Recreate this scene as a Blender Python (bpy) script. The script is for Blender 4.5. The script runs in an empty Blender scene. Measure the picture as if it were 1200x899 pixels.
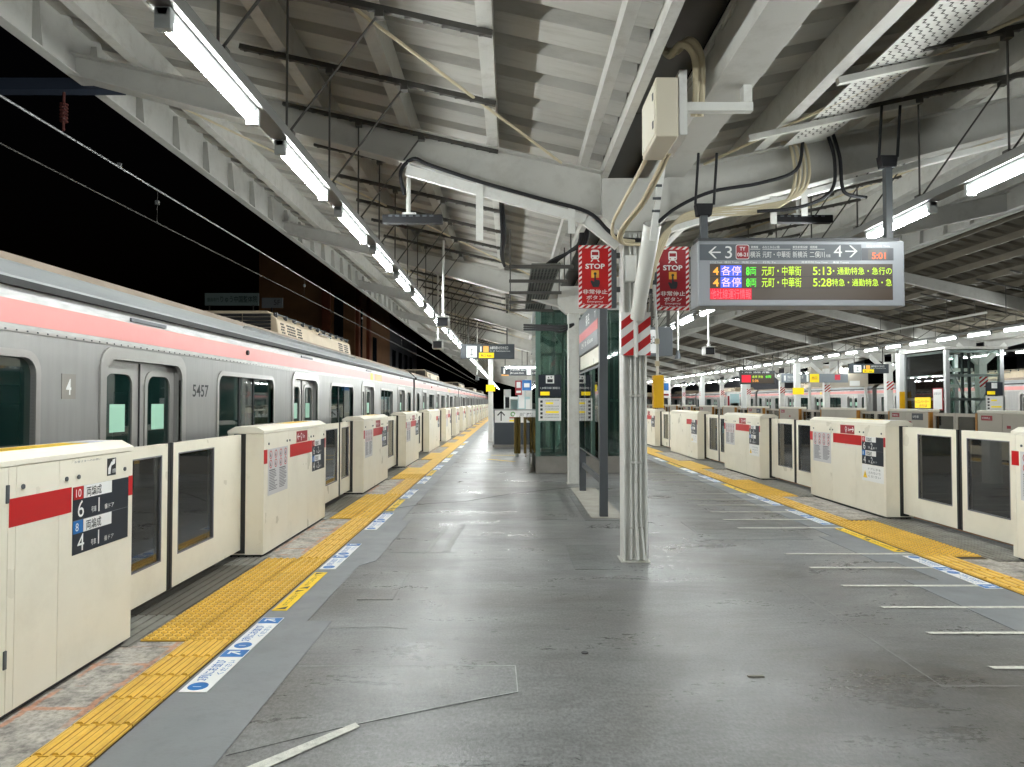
import bpy, math, random
from mathutils import Matrix, Vector
random.seed(7)
R = math.radians
sc = bpy.context.scene
col = sc.collection

# ------------------------------------------------------------------ camera
cam_d = bpy.data.cameras.new('camera')
cam = bpy.data.objects.new('camera', cam_d); col.objects.link(cam)
cam_d.sensor_width = 36.0
cam_d.lens = 832 / 1200 * 36.0
cam_d.clip_end = 3000
cam_d.clip_start = 0.05
cam.location = (0, 0, 1.55)
cam.rotation_euler = (R(90 + 1.48), 0, R(-0.14))
sc.camera = cam

# ------------------------------------------------------------------ night sky
w = bpy.data.worlds.new('World'); sc.world = w; w.use_nodes = True
nt = w.node_tree
bg = nt.nodes['Background']
sky = nt.nodes.new('ShaderNodeTexSky'); sky.sky_type = 'NISHITA'
sky.sun_disc = False; sky.sun_elevation = R(-4); sky.sun_rotation = R(200)
nt.links.new(sky.outputs[0], bg.inputs[0]); bg.inputs[1].default_value = 0.04
LAMP = 130.0            # emission of the tube lights
sc.view_settings.view_transform = 'Standard'
sc.view_settings.look = 'None'
sc.view_settings.exposure = 0.22
sc.view_settings.gamma = 1.0
sc.cycles.max_bounces = 7
sc.cycles.diffuse_bounces = 4
sc.cycles.glossy_bounces = 3
sc.cycles.transparent_max_bounces = 12
sc.cycles.sample_clamp_indirect = 6
sc.cycles.use_denoising = True
sc.cycles.caustics_reflective = False
sc.cycles.caustics_refractive = False

# ------------------------------------------------------------------ materials
def lin(c):
    c /= 255.0
    return c / 12.92 if c <= 0.04045 else ((c + 0.055) / 1.055) ** 2.4
def srgb(r, g, b): return (lin(r), lin(g), lin(b), 1)

MATS = {}
def mat(name, color, rough=0.5, metal=0.0, emit=None, estr=0.0, var=0.0, scale=3.0, bump=0.0, bscale=60.0,
        spec=0.5, stretch=None, rvar=0.0, dirt=None, dirt_amt=0.0, dscale=2.0, rand=0.0, coat=0.0):
    if name in MATS: return MATS[name]
    m = bpy.data.materials.new(name); m.use_nodes = True; MATS[name] = m
    n = m.node_tree.nodes; l = m.node_tree.links
    b = n['Principled BSDF']
    if len(color) == 3: color = (*color, 1)
    b.inputs['Base Color'].default_value = color
    b.inputs['Roughness'].default_value = rough
    b.inputs['Metallic'].default_value = metal
    b.inputs['Specular IOR Level'].default_value = spec
    if coat: b.inputs['Coat Weight'].default_value = coat; b.inputs['Coat Roughness'].default_value = 0.1
    if emit is not None:
        b.inputs['Emission Color'].default_value = (*emit[:3], 1); b.inputs['Emission Strength'].default_value = estr
    last = None
    if var or bump or rvar or dirt_amt:
        tc = n.new('ShaderNodeTexCoord'); mp = n.new('ShaderNodeMapping'); l.new(tc.outputs['Object'], mp.inputs[0])
        oi = n.new('ShaderNodeObjectInfo')
        vm = n.new('ShaderNodeVectorMath'); vm.operation = 'SCALE'; vm.inputs[0].default_value = (37, 11, 23)
        l.new(oi.outputs['Random'], vm.inputs['Scale']); l.new(vm.outputs[0], mp.inputs['Location'])
        if stretch: mp.inputs['Scale'].default_value = stretch
    if var:
        no = n.new('ShaderNodeTexNoise'); no.inputs['Scale'].default_value = scale; no.inputs['Detail'].default_value = 8
        no.inputs['Roughness'].default_value = 0.62
        l.new(mp.outputs[0], no.inputs['Vector'])
        mr = n.new('ShaderNodeMapRange'); l.new(no.outputs['Fac'], mr.inputs[0])
        mr.inputs[1].default_value = 0.3; mr.inputs[2].default_value = 0.7
        mr.inputs[3].default_value = 1 - var; mr.inputs[4].default_value = 1 + var
        mx = n.new('ShaderNodeVectorMath'); mx.operation = 'SCALE'
        mx.inputs[0].default_value = color[:3]; l.new(mr.outputs[0], mx.inputs['Scale'])
        last = mx.outputs[0]
    if dirt_amt:
        nd = n.new('ShaderNodeTexNoise'); nd.inputs['Scale'].default_value = dscale; nd.inputs['Detail'].default_value = 10
        nd.inputs['Roughness'].default_value = 0.7
        l.new(mp.outputs[0], nd.inputs['Vector'])
        md = n.new('ShaderNodeMapRange'); l.new(nd.outputs['Fac'], md.inputs[0])
        md.inputs[1].default_value = 0.5; md.inputs[2].default_value = 0.68; md.inputs[3].default_value = 0; md.inputs[4].default_value = dirt_amt
        mm = n.new('ShaderNodeMix'); mm.data_type = 'RGBA'
        l.new(md.outputs[0], mm.inputs[0])
        if last: l.new(last, mm.inputs[6])
        else: mm.inputs[6].default_value = color
        mm.inputs[7].default_value = (*dirt[:3], 1)
        last = mm.outputs[2]
    if rand:
        oi2 = n.new('ShaderNodeObjectInfo'); mr2 = n.new('ShaderNodeMapRange')
        l.new(oi2.outputs['Random'], mr2.inputs[0]); mr2.inputs[3].default_value = 1 - rand; mr2.inputs[4].default_value = 1 + rand
        mx2 = n.new('ShaderNodeVectorMath'); mx2.operation = 'SCALE'
        if last: l.new(last, mx2.inputs[0])
        else: mx2.inputs[0].default_value = color[:3]
        l.new(mr2.outputs[0], mx2.inputs['Scale']); last = mx2.outputs[0]
    if last: l.new(last, b.inputs['Base Color'])
    if rvar:
        nr = n.new('ShaderNodeTexNoise'); nr.inputs['Scale'].default_value = scale * 1.7; nr.inputs['Detail'].default_value = 6
        l.new(mp.outputs[0], nr.inputs['Vector'])
        rr = n.new('ShaderNodeMapRange'); l.new(nr.outputs['Fac'], rr.inputs[0])
        rr.inputs[1].default_value = 0.3; rr.inputs[2].default_value = 0.7
        rr.inputs[3].default_value = max(0.02, rough - rvar); rr.inputs[4].default_value = rough + rvar
        l.new(rr.outputs[0], b.inputs['Roughness'])
    if bump:
        nb = n.new('ShaderNodeTexNoise'); nb.inputs['Scale'].default_value = bscale; nb.inputs['Detail'].default_value = 4
        l.new(mp.outputs[0], nb.inputs['Vector'])
        bn = n.new('ShaderNodeBump'); bn.inputs['Strength'].default_value = bump; bn.inputs['Distance'].default_value = 0.01
        l.new(nb.outputs['Fac'], bn.inputs['Height']); l.new(bn.outputs[0], b.inputs['Normal'])
    return m

def glass(name, tint, trans, rough=0.03, body=(0.02, 0.03, 0.03), ior=1.5):
    if name in MATS: return MATS[name]
    m = bpy.data.materials.new(name); m.use_nodes = True; MATS[name] = m
    n = m.node_tree.nodes; l = m.node_tree.links
    n.remove(n['Principled BSDF']); out = n['Material Output']
    tr = n.new('ShaderNodeBsdfTransparent'); tr.inputs[0].default_value = (*tint, 1)
    df = n.new('ShaderNodeBsdfDiffuse'); df.inputs[0].default_value = (*body, 1)
    mx = n.new('ShaderNodeMixShader'); mx.inputs[0].default_value = trans
    l.new(df.outputs[0], mx.inputs[1]); l.new(tr.outputs[0], mx.inputs[2])
    gl = n.new('ShaderNodeBsdfGlossy'); gl.inputs['Roughness'].default_value = rough; gl.inputs[0].default_value = (1, 1, 1, 1)
    fr = n.new('ShaderNodeFresnel'); fr.inputs[0].default_value = ior
    m2 = n.new('ShaderNodeMixShader'); l.new(fr.outputs[0], m2.inputs[0])
    l.new(mx.outputs[0], m2.inputs[1]); l.new(gl.outputs[0], m2.inputs[2])
    l.new(m2.outputs[0], out.inputs[0])
    return m

def floor_mat(name='platform_floor_coating', gain=1.0, tint=(1, 1, 1)):
    m = bpy.data.materials.new(name); m.use_nodes = True
    n = m.node_tree.nodes; l = m.node_tree.links; b = n['Principled BSDF']
    tc = n.new('ShaderNodeTexCoord')
    def noise(scale, detail, rough, sx=1, sy=1, dist=0.0):
        mp = n.new('ShaderNodeMapping'); mp.inputs['Scale'].default_value = (sx, sy, 1); l.new(tc.outputs['Object'], mp.inputs[0])
        t = n.new('ShaderNodeTexNoise'); t.inputs['Scale'].default_value = scale; t.inputs['Detail'].default_value = detail
        t.inputs['Roughness'].default_value = rough; t.inputs['Distortion'].default_value = dist
        l.new(mp.outputs[0], t.inputs['Vector']); return t.outputs['Fac']
    def rng(fac, a, b_, c, d):
        r = n.new('ShaderNodeMapRange'); l.new(fac, r.inputs[0])
        for i, v in zip((1, 2, 3, 4), (a, b_, c, d)): r.inputs[i].default_value = v
        return r.outputs[0]
    def mul(a, b_):
        x = n.new('ShaderNodeMath'); x.operation = 'MULTIPLY'; l.new(a, x.inputs[0])
        if isinstance(b_, float): x.inputs[1].default_value = b_
        else: l.new(b_, x.inputs[1])
        return x.outputs[0]
    big = noise(0.42, 7, 0.62, 1, 1, 0.5)
    cr = n.new('ShaderNodeValToRGB'); l.new(big, cr.inputs[0])
    e = cr.color_ramp.elements; e[0].position = 0.36; e[0].color = (0.104, 0.097, 0.087, 1); e[1].position = 0.64; e[1].color = (0.212, 0.217, 0.219, 1)
    k = cr.color_ramp.elements.new(0.5); k.color = (0.152, 0.151, 0.148, 1)
    streak = rng(noise(2.3, 10, 0.72, 0.45, 1.9, 1.2), 0.30, 0.70, 0.78, 1.20)
    fine = rng(noise(22, 8, 0.8, 0.7, 1.3, 0.5), 0.34, 0.66, 0.74, 1.26)
    speck = rng(noise(62, 4, 0.7, 1.0, 0.55), 0.34, 0.66, 0.72, 1.28)
    spots = rng(noise(6.5, 3, 0.5), 0.70, 0.735, 1.0, 0.5)
    v = mul(mul(mul(streak, fine), speck), spots)
    sv = n.new('ShaderNodeVectorMath'); sv.operation = 'SCALE'; l.new(cr.outputs[0], sv.inputs[0]); l.new(v, sv.inputs['Scale'])
    # hairline cracks in the coating
    vo = n.new('ShaderNodeTexVoronoi'); vo.feature = 'DISTANCE_TO_EDGE'; vo.inputs['Scale'].default_value = 0.42
    mpv = n.new('ShaderNodeMapping'); l.new(tc.outputs['Object'], mpv.inputs[0])
    nn = n.new('ShaderNodeTexNoise'); nn.inputs['Scale'].default_value = 1.7; nn.inputs['Detail'].default_value = 7; l.new(tc.outputs['Object'], nn.inputs['Vector'])
    ad = n.new('ShaderNodeVectorMath'); ad.operation = 'ADD'; sc2 = n.new('ShaderNodeVectorMath'); sc2.operation = 'SCALE'; sc2.inputs['Scale'].default_value = 0.9
    l.new(nn.outputs['Color'], sc2.inputs[0]); l.new(mpv.outputs[0], ad.inputs[0]); l.new(sc2.outputs[0], ad.inputs[1]); l.new(ad.outputs[0], vo.inputs['Vector'])
    crack = rng(vo.outputs['Distance'], 0.0005, 0.002, 0.93, 1.0)
    sv2 = n.new('ShaderNodeVectorMath'); sv2.operation = 'SCALE'; l.new(sv.outputs[0], sv2.inputs[0]); l.new(crack, sv2.inputs['Scale'])
    tn = n.new('ShaderNodeVectorMath'); tn.operation = 'MULTIPLY'; tn.inputs[1].default_value = [gain * q for q in tint]; l.new(sv2.outputs[0], tn.inputs[0])
    l.new(tn.outputs[0], b.inputs['Base Color'])
    ro = rng(mul(noise(1.3, 8, 0.65, 0.6, 1.5, 0.6), fine), 0.3, 0.7, 0.24, 0.46)
    l.new(ro, b.inputs['Roughness'])
    b.inputs['Specular IOR Level'].default_value = 0.5
    bn = n.new('ShaderNodeBump'); bn.inputs['Strength'].default_value = 0.20; bn.inputs['Distance'].default_value = 0.006
    l.new(mul(speck, streak), bn.inputs['Height']); l.new(bn.outputs[0], b.inputs['Normal'])
    return m

FLOOR = floor_mat()
PATCHM = floor_mat('floor_patch_coating', 1.14, (.99, 1.0, 1.0))
PATCHD = floor_mat('floor_patch_dark', .82, (1.0, 1.02, 1.0))
CREAM = mat('cream_paint', srgb(237, 231, 214), 0.34, var=0.03, scale=1.5, bump=0.02, bscale=40, rvar=0.08, dirt=srgb(178, 166, 140)[:3], dirt_amt=0.14, dscale=2.2)
CREAM2 = mat('cream_paint_lid', srgb(240, 234, 218), 0.38, var=0.03, scale=2)
TAUPE = mat('taupe_paint', srgb(184, 175, 160), 0.45, var=0.04, scale=2)
OCHRE = mat('ochre_strip', srgb(176, 120, 40), 0.45, var=0.1)
BLACK = mat('black_rubber', (0.012, 0.012, 0.013), 0.6)
DARKM = mat('dark_painted_metal', (0.035, 0.037, 0.04), 0.45, var=0.15, scale=6)
DGREY = mat('dark_grey_frame', srgb(78, 82, 86), 0.42, var=0.06, scale=4)
STRUT = mat('dark_strut', srgb(74, 72, 68), 0.5, metal=0.3, var=0.15, scale=9)
RED = mat('red_print', srgb(186, 8, 14), 0.4)
DRED = mat('dark_red_print', srgb(150, 22, 34), 0.4)
WHITE = mat('white_print', srgb(238, 238, 236), 0.45)
NAVY = mat('navy_sign_panel', srgb(24, 32, 44), 0.4)
BLUE = mat('blue_print', srgb(20, 108, 182), 0.42, var=0.08, scale=20)
INK = mat('dark_ink', srgb(40, 40, 44), 0.5)
GREYINK = mat('grey_ink', srgb(110, 110, 116), 0.5)
YELP = mat('yellow_print', srgb(244, 204, 30), 0.45, var=0.05, scale=15)
NOTE = mat('pale_notice_film', srgb(204, 203, 204), 0.42)
TACT = mat('yellow_tactile_resin', srgb(222, 178, 72), 0.5, var=0.10, scale=5, bump=0.10, bscale=90, dirt=srgb(178, 136, 56)[:3], dirt_amt=0.5, dscale=9, rand=0.06)
TILESHADE = mat('tile_painted_shade', srgb(150, 108, 34), 0.7, var=0.2, scale=20)  # darker resin tone that paints in shadows around tactile bars and dots
STEEL = mat('brushed_stainless', (0.39, 0.385, 0.375), 0.40, metal=0.78, var=0.07, scale=9, stretch=(1, 1.6, .12), rvar=0.04, bump=0.02, bscale=300)
STEEL2 = mat('polished_stainless', (0.50, 0.485, 0.465), 0.30, metal=0.72, var=0.05, scale=3, bump=0.10, bscale=5)
STEEL3 = mat('steel_band', (0.50, 0.50, 0.49), 0.42, metal=0.6, var=0.22, scale=3, stretch=(1, 1.2, 8), bump=0.05, bscale=12)
PINK = mat('pink_band_film', srgb(216, 146, 142), 0.38, var=0.05, scale=2, bump=0.10, bscale=9, spec=0.35)
ORANGE_AD = mat('orange_print', srgb(240, 150, 70), 0.4)
ROOFM = mat('train_roof_grey', srgb(150, 153, 154), 0.5, var=0.12, scale=2, stretch=(1, .3, 1))
ROOFT = mat('train_roof_dusty', srgb(150, 136, 122), 0.7, var=0.2, scale=3)
ACM = mat('ac_unit_tan', srgb(186, 170, 146), 0.6, var=0.08, scale=3)
PALE = mat('pale_painted_steel', srgb(200, 199, 193), 0.5, var=0.07, scale=2, bump=0.10, bscale=70, dirt=srgb(120, 108, 90)[:3], dirt_amt=0.25, dscale=6)
PALE2 = mat('pale_steel_beam', srgb(190, 189, 183), 0.5, var=0.06, scale=1.5, bump=0.06, bscale=50, dirt=srgb(120, 110, 96)[:3], dirt_amt=0.2, dscale=4)
DECK = mat('roof_deck_sheet', srgb(182, 180, 173), 0.5, var=0.09, scale=1.2, stretch=(.4, 3, 1), rand=0.11, dirt=srgb(116, 106, 90)[:3], dirt_amt=0.3, dscale=3)
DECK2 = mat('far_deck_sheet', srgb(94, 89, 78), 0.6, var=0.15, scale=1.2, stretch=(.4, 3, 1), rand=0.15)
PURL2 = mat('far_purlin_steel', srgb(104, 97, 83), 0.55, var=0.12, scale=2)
WPOST = mat('white_post_paint', srgb(226, 226, 221), 0.42, var=0.03, scale=3, dirt=srgb(150, 140, 122)[:3], dirt_amt=0.22, dscale=7)
CONDUIT = mat('cream_conduit', srgb(198, 186, 156), 0.5, var=0.08, scale=6)
CABLE = mat('black_cable', (0.014, 0.014, 0.016), 0.7, spec=.3)
CLEANW = mat('clean_white_enamel', srgb(226, 226, 220), .35, var=.02)
LIGHTHOUSE = mat('lamp_housing_white', srgb(196, 200, 200), 0.45)
DUCT = mat('lamp_duct_grey', srgb(118, 118, 116), 0.45, var=0.06, scale=3)
TUBE = mat('lit_lamp_tube', (1, 1, 1), 0.5, emit=(0.95, 1.0, 0.985), estr=LAMP)
def worn_mat(name, orange):
    m = bpy.data.materials.new(name); m.use_nodes = True; n = m.node_tree.nodes; l = m.node_tree.links; b = n['Principled BSDF']
    tc = n.new('ShaderNodeTexCoord'); b.inputs['Roughness'].default_value = 0.72
    def noise(s, d=8, r=.65):
        t = n.new('ShaderNodeTexNoise'); t.inputs['Scale'].default_value = s; t.inputs['Detail'].default_value = d; t.inputs['Roughness'].default_value = r
        l.new(tc.outputs['Object'], t.inputs['Vector']); return t
    def ramp(src, items):
        c = n.new('ShaderNodeValToRGB'); l.new(src, c.inputs[0]); e = c.color_ramp.elements
        e[0].position, e[0].color = items[0]; e[1].position, e[1].color = items[-1]
        for p, cc in items[1:-1]: k = e.new(p); k.color = cc
        return c.outputs[0]
    base = ramp(noise(5.5, 10, .72).outputs['Fac'], [(.32, srgb(96, 94, 92)), (.45, srgb(150, 146, 140)), (.6, srgb(186, 180, 172)), (.72, srgb(140, 136, 130))])
    mp = n.new('ShaderNodeMapping'); l.new(tc.outputs['Object'], mp.inputs[0]); mp.inputs['Rotation'].default_value = (0, 0, R(90))
    wob = noise(9, 4); add = n.new('ShaderNodeVectorMath'); add.operation = 'ADD'; s2 = n.new('ShaderNodeVectorMath'); s2.operation = 'SCALE'; s2.inputs['Scale'].default_value = .06
    l.new(wob.outputs['Color'], s2.inputs[0]); l.new(mp.outputs[0], add.inputs[0]); l.new(s2.outputs[0], add.inputs[1])
    br = n.new('ShaderNodeTexBrick'); l.new(add.outputs[0], br.inputs['Vector']); br.inputs['Scale'].default_value = 1.0; br.inputs['Brick Width'].default_value = .30; br.inputs['Row Height'].default_value = .30
    br.offset = 0; br.inputs['Mortar Size'].default_value = .022; br.inputs['Mortar Smooth'].default_value = .6
    mask = ramp(noise(2.6, 6, .6).outputs['Fac'], [(.44, (0, 0, 0, 1)), (.56, (1, 1, 1, 1))])
    mu = n.new('ShaderNodeMath'); mu.operation = 'MULTIPLY'; l.new(br.outputs['Fac'], mu.inputs[0]); l.new(mask, mu.inputs[1])
    m3 = n.new('ShaderNodeMath'); m3.operation = 'MULTIPLY'; l.new(mu.outputs[0], m3.inputs[0]); m3.inputs[1].default_value = orange
    mx = n.new('ShaderNodeMix'); mx.data_type = 'RGBA'; l.new(m3.outputs[0], mx.inputs[0]); l.new(base, mx.inputs[6]); mx.inputs[7].default_value = srgb(196, 132, 96)
    dk = ramp(noise(30, 6, .7).outputs['Fac'], [(.35, (.55, .55, .55, 1)), (.55, (1, 1, 1, 1))])
    m4 = n.new('ShaderNodeVectorMath'); m4.operation = 'MULTIPLY'; l.new(mx.outputs[2], m4.inputs[0]); l.new(dk, m4.inputs[1]); l.new(m4.outputs[0], b.inputs['Base Color'])
    bn = n.new('ShaderNodeBump'); bn.inputs['Strength'].default_value = .5; bn.inputs['Distance'].default_value = .01; l.new(noise(26).outputs['Fac'], bn.inputs['Height']); l.new(bn.outputs[0], b.inputs['Normal'])
    return m
CONC = worn_mat('worn_concrete', 0.7)
CONC2 = mat('plain_concrete', srgb(128, 124, 116), 0.8, var=0.22, scale=3, bump=0.3, bscale=25)
STRIP = mat('smooth_grey_floor_paint', srgb(124, 127, 130), 0.5, var=0.07, scale=1.5, bump=0.1, bscale=60, rvar=0.1, dirt=srgb(104, 104, 104)[:3], dirt_amt=0.35, dscale=8)
TAPE = mat('worn_white_tape', srgb(206, 205, 196), 0.6, var=0.08, scale=40, bump=0.3, bscale=150, dirt=srgb(130, 128, 122)[:3], dirt_amt=0.6, dscale=14)
GROOVE = mat('grooved_grey_resin', srgb(120, 118, 112), 0.55, var=0.22, scale=5, dirt=srgb(70, 66, 60)[:3], dirt_amt=0.6, dscale=4)
GROOVED = mat('grooved_dark_resin', srgb(82, 78, 70), 0.5, var=0.2, scale=5)
EDGE = mat('orange_edge_strip', srgb(178, 112, 44), 0.6, var=0.2, scale=6)
BALLAST = mat('ballast_stone', srgb(96, 88, 80), 0.9, var=0.45, scale=14, bump=1.0, bscale=22)
RAIL = mat('rail_steel', srgb(120, 108, 98), 0.35, metal=0.8, var=0.15)
GROUND = mat('dark_ground', srgb(52, 50, 48), 0.9, var=0.2, scale=0.2)
STONE = mat('grey_stone_plinth', srgb(132, 128, 122), 0.5, var=0.15, scale=3)
GREENST = mat('green_glass_frame', srgb(96, 124, 114), 0.35, metal=0.2, var=0.1, scale=4)
SILVER = mat('silver_frame', srgb(178, 180, 180), 0.3, metal=0.7, var=0.05)
LEDBODY = mat('led_board_casing', srgb(150, 153, 158), 0.4, metal=0.2)
LEDHEAD = mat('led_board_header', srgb(86, 92, 98), 0.45)
LEDSCR = mat('led_screen', srgb(44, 34, 26), 0.4, emit=(0.05, 0.035, 0.022), estr=0.7)
def led(name, c, s=1.0): return mat(name, (c[0] * .5, c[1] * .5, c[2] * .5), 0.5, emit=c, estr=s)
L_ORG = led('led_orange', (1.0, 0.42, 0.05), 0.95)
L_GRN = led('led_green', (0.12, 0.95, 0.05), 0.85)
L_YEL = led('led_lime', (0.62, 0.95, 0.03), 0.9)
L_PNK = led('led_pink_white', (1.0, 0.72, 0.85), 0.9)
L_BLU = led('led_blue', (0.07, 0.13, 0.85), 0.75)
L_RED = led('led_red', (0.72, 0.008, 0.03), 0.9)
L_RED2 = led('led_pale_red', (0.9, 0.16, 0.2), 0.8)
L_CLK = led('led_clock_red', (1.0, 0.16, 0.05), 1.0)
SIGNW = mat('lit_sign_white', srgb(235, 240, 238), 0.4, emit=(1, 1, 1), estr=0.25)
SIGNY = mat('lit_sign_yellow', srgb(250, 215, 10), 0.4, emit=(1, .78, 0.02), estr=0.3)
SIGND = mat('sign_dark_grey', srgb(62, 68, 74), 0.4)
MINT = mat('mint_door_sticker', srgb(160, 206, 182), 0.4)
TRAINGLASS = glass('train_window_glass', (0.40, 0.56, 0.50), 0.72, 0.02, (0.016, 0.055, 0.048), 1.8)
GATEGLASS = glass('gate_window_glass', (0.74, 0.79, 0.77), 0.87, 0.02, (0.13, 0.128, 0.12), 2.1)
GREENGLASS = glass('elevator_green_glass', (0.62, 0.76, 0.71), 0.82, 0.03, (0.07, 0.12, 0.105), 1.7)
SEAMW = mat('floor_seam_white', srgb(176, 178, 176), .5, var=.2, scale=25)
CLEAR = glass('clear_glass', (0.90, 0.95, 0.93), 0.96, 0.02, (0.05, 0.06, 0.06))
INTER = mat('train_interior_wall', srgb(150, 152, 148), 0.5, var=0.05)
SEATM = mat('train_seat_fabric', srgb(60, 78, 70), 0.9, var=0.15)
INTFLOOR = mat('train_interior_floor', srgb(70, 68, 64), 0.7)
BROWNB = mat('brown_building_tile', srgb(132, 92, 58), 0.7, var=0.12, scale=1)
BROWNB2 = mat('rust_building_pier', srgb(120, 62, 36), 0.7, var=0.1, scale=1)
GREYB = mat('grey_building_wall', srgb(96, 96, 100), 0.8, var=0.12, scale=.5)
WINDK = mat('dark_window', (0.01, 0.012, 0.016), 0.1)
OLIVE = mat('olive_guard_post', srgb(98, 82, 36), 0.32, metal=0.35, var=0.12, scale=6, stretch=(6, 6, .3))
PALEBLUE = mat('pale_blue_sign', srgb(150, 186, 176), 0.5)
EMY = mat('yellow_box_paint', srgb(238, 182, 16), 0.4, var=0.04)
BOXC = mat('cream_equipment_box', srgb(214, 206, 186), 0.45, var=0.03, scale=2)

# ------------------------------------------------------------------ mesh helpers
class MB:
    def __init__(s): s.v = []; s.f = []; s.grime = set()
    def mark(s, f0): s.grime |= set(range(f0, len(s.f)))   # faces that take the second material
    def quad(s, a, b, c, d):
        i = len(s.v); s.v += [tuple(a), tuple(b), tuple(c), tuple(d)]; s.f.append((i, i + 1, i + 2, i + 3)); return s
    def poly(s, pts):
        i = len(s.v); s.v += [tuple(p) for p in pts]; s.f.append(tuple(range(i, i + len(pts)))); return s
    def box(s, x0, x1, y0, y1, z0, z1):
        if x0 > x1: x0, x1 = x1, x0
        if y0 > y1: y0, y1 = y1, y0
        if z0 > z1: z0, z1 = z1, z0
        i = len(s.v)
        s.v += [(x0, y0, z0), (x1, y0, z0), (x1, y1, z0), (x0, y1, z0), (x0, y0, z1), (x1, y0, z1), (x1, y1, z1), (x0, y1, z1)]
        for q in ((0, 3, 2, 1), (4, 5, 6, 7), (0, 1, 5, 4), (1, 2, 6, 5), (2, 3, 7, 6), (3, 0, 4, 7)): s.f.append(tuple(i + k for k in q))
        return s
    def prism(s, pts, fn):
        # closed profile pts (2d) swept from fn(p,0) to fn(p,1)
        i = len(s.v); n = len(pts)
        s.v += [tuple(fn(p, 0)) for p in pts] + [tuple(fn(p, 1)) for p in pts]
        for k in range(n): s.f.append((i + k, i + (k + 1) % n, i + n + (k + 1) % n, i + n + k))
        s.f.append(tuple(i + k for k in range(n))[::-1]); s.f.append(tuple(i + n + k for k in range(n)))
        return s
    def bar(s, p0, p1, w, h, up=(0, 0, 1)):
        p0 = Vector(p0); p1 = Vector(p1); d = (p1 - p0).normalized(); up = Vector(up)
        a = d.cross(up)
        if a.length < 1e-4: a = d.cross(Vector((0, 1, 0)))
        a.normalize(); b = a.cross(d).normalized()
        i = len(s.v)
        for p in (p0, p1):
            for (x, y) in ((-1, -1), (1, -1), (1, 1), (-1, 1)): s.v.append(tuple(p + a * x * w / 2 + b * y * h / 2))
        for q in ((0, 1, 2, 3), (7, 6, 5, 4), (0, 4, 5, 1), (1, 5, 6, 2), (2, 6, 7, 3), (3, 7, 4, 0)): s.f.append(tuple(i + k for k in q)[::-1])
        return s
    def tube(s, pts, r, n=8, cap=True, r2=None):
        pts = [Vector(p) for p in pts]; i0 = len(s.v); m = len(pts)
        prev = None
        for k, p in enumerate(pts):
            d = (pts[min(k + 1, m - 1)] - pts[max(k - 1, 0)]).normalized()
            if prev is None:
                a = d.cross(Vector((0, 0, 1)))
                if a.length < 0.05: a = d.cross(Vector((0, 1, 0)))
            else: a = prev - d * prev.dot(d)
            a.normalize(); prev = a; b = d.cross(a)
            rr = r if r2 is None else r + (r2 - r) * k / (m - 1)
            for j in range(n):
                t = 2 * math.pi * j / n; s.v.append(tuple(p + a * math.cos(t) * rr + b * math.sin(t) * rr))
        for k in range(m - 1):
            for j in range(n):
                s.f.append((i0 + k * n + j, i0 + k * n + (j + 1) % n, i0 + (k + 1) * n + (j + 1) % n, i0 + (k + 1) * n + j))
        if cap:
            s.f.append(tuple(i0 + j for j in range(n))[::-1]); s.f.append(tuple(i0 + (m - 1) * n + j for j in range(n)))
        return s
    def build(s, name, m, parent=None, loc=(0, 0, 0), rz=0.0, smooth=False, bevel=0.0):
        me = bpy.data.meshes.new(name); me.from_pydata(s.v, [], s.f); me.update()
        if m: me.materials.append(m)
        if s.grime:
            me.materials.append(TILESHADE)
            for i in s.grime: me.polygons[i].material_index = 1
        if smooth:
            for p in me.polygons: p.use_smooth = True
        o = bpy.data.objects.new(name, me); col.objects.link(o)
        o.location = loc; o.rotation_euler = (0, 0, rz)
        if parent: o.parent = parent
        if bevel:
            b = o.modifiers.new('bevel', 'BEVEL'); b.width = bevel; b.segments = 2; b.limit_method = 'ANGLE'; b.angle_limit = R(40)
            b.harden_normals = False
        if smooth:
            try: me.set_sharp_from_angle(angle=R(40))
            except Exception: pass
        return o

def spline(pts, n=6):
    pts = [Vector(p) for p in pts]; out = []
    for i in range(len(pts) - 1):
        p0 = pts[max(i - 1, 0)]; p1 = pts[i]; p2 = pts[i + 1]; p3 = pts[min(i + 2, len(pts) - 1)]
        for k in range(n):
            t = k / n
            out.append(0.5 * ((2 * p1) + (-p0 + p2) * t + (2 * p0 - 5 * p1 + 4 * p2 - p3) * t * t + (-p0 + 3 * p1 - 3 * p2 + p3) * t ** 3))
    out.append(pts[-1]); return out

def tag(o, label=None, cat=None, group=None, kind=None):
    if label: o['label'] = label
    if cat: o['category'] = cat
    if group: o['group'] = group
    if kind: o['kind'] = kind
    return o
def empty(name, loc=(0, 0, 0), rz=0.0):
    o = bpy.data.objects.new(name, None); col.objects.link(o); o.location = loc; o.rotation_euler = (0, 0, rz); o.empty_display_size = 0.2
    return o
CHILD = {}
def copy_tree(o, parent=None, skip=()):
    c = o.copy(); col.objects.link(c); c.parent = parent
    for ch in kids(o):
        if ch.name.split('.')[0] in skip: continue
        copy_tree(ch, c, skip)
    return c
def kids(o): return [x for x in o.children]

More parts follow.
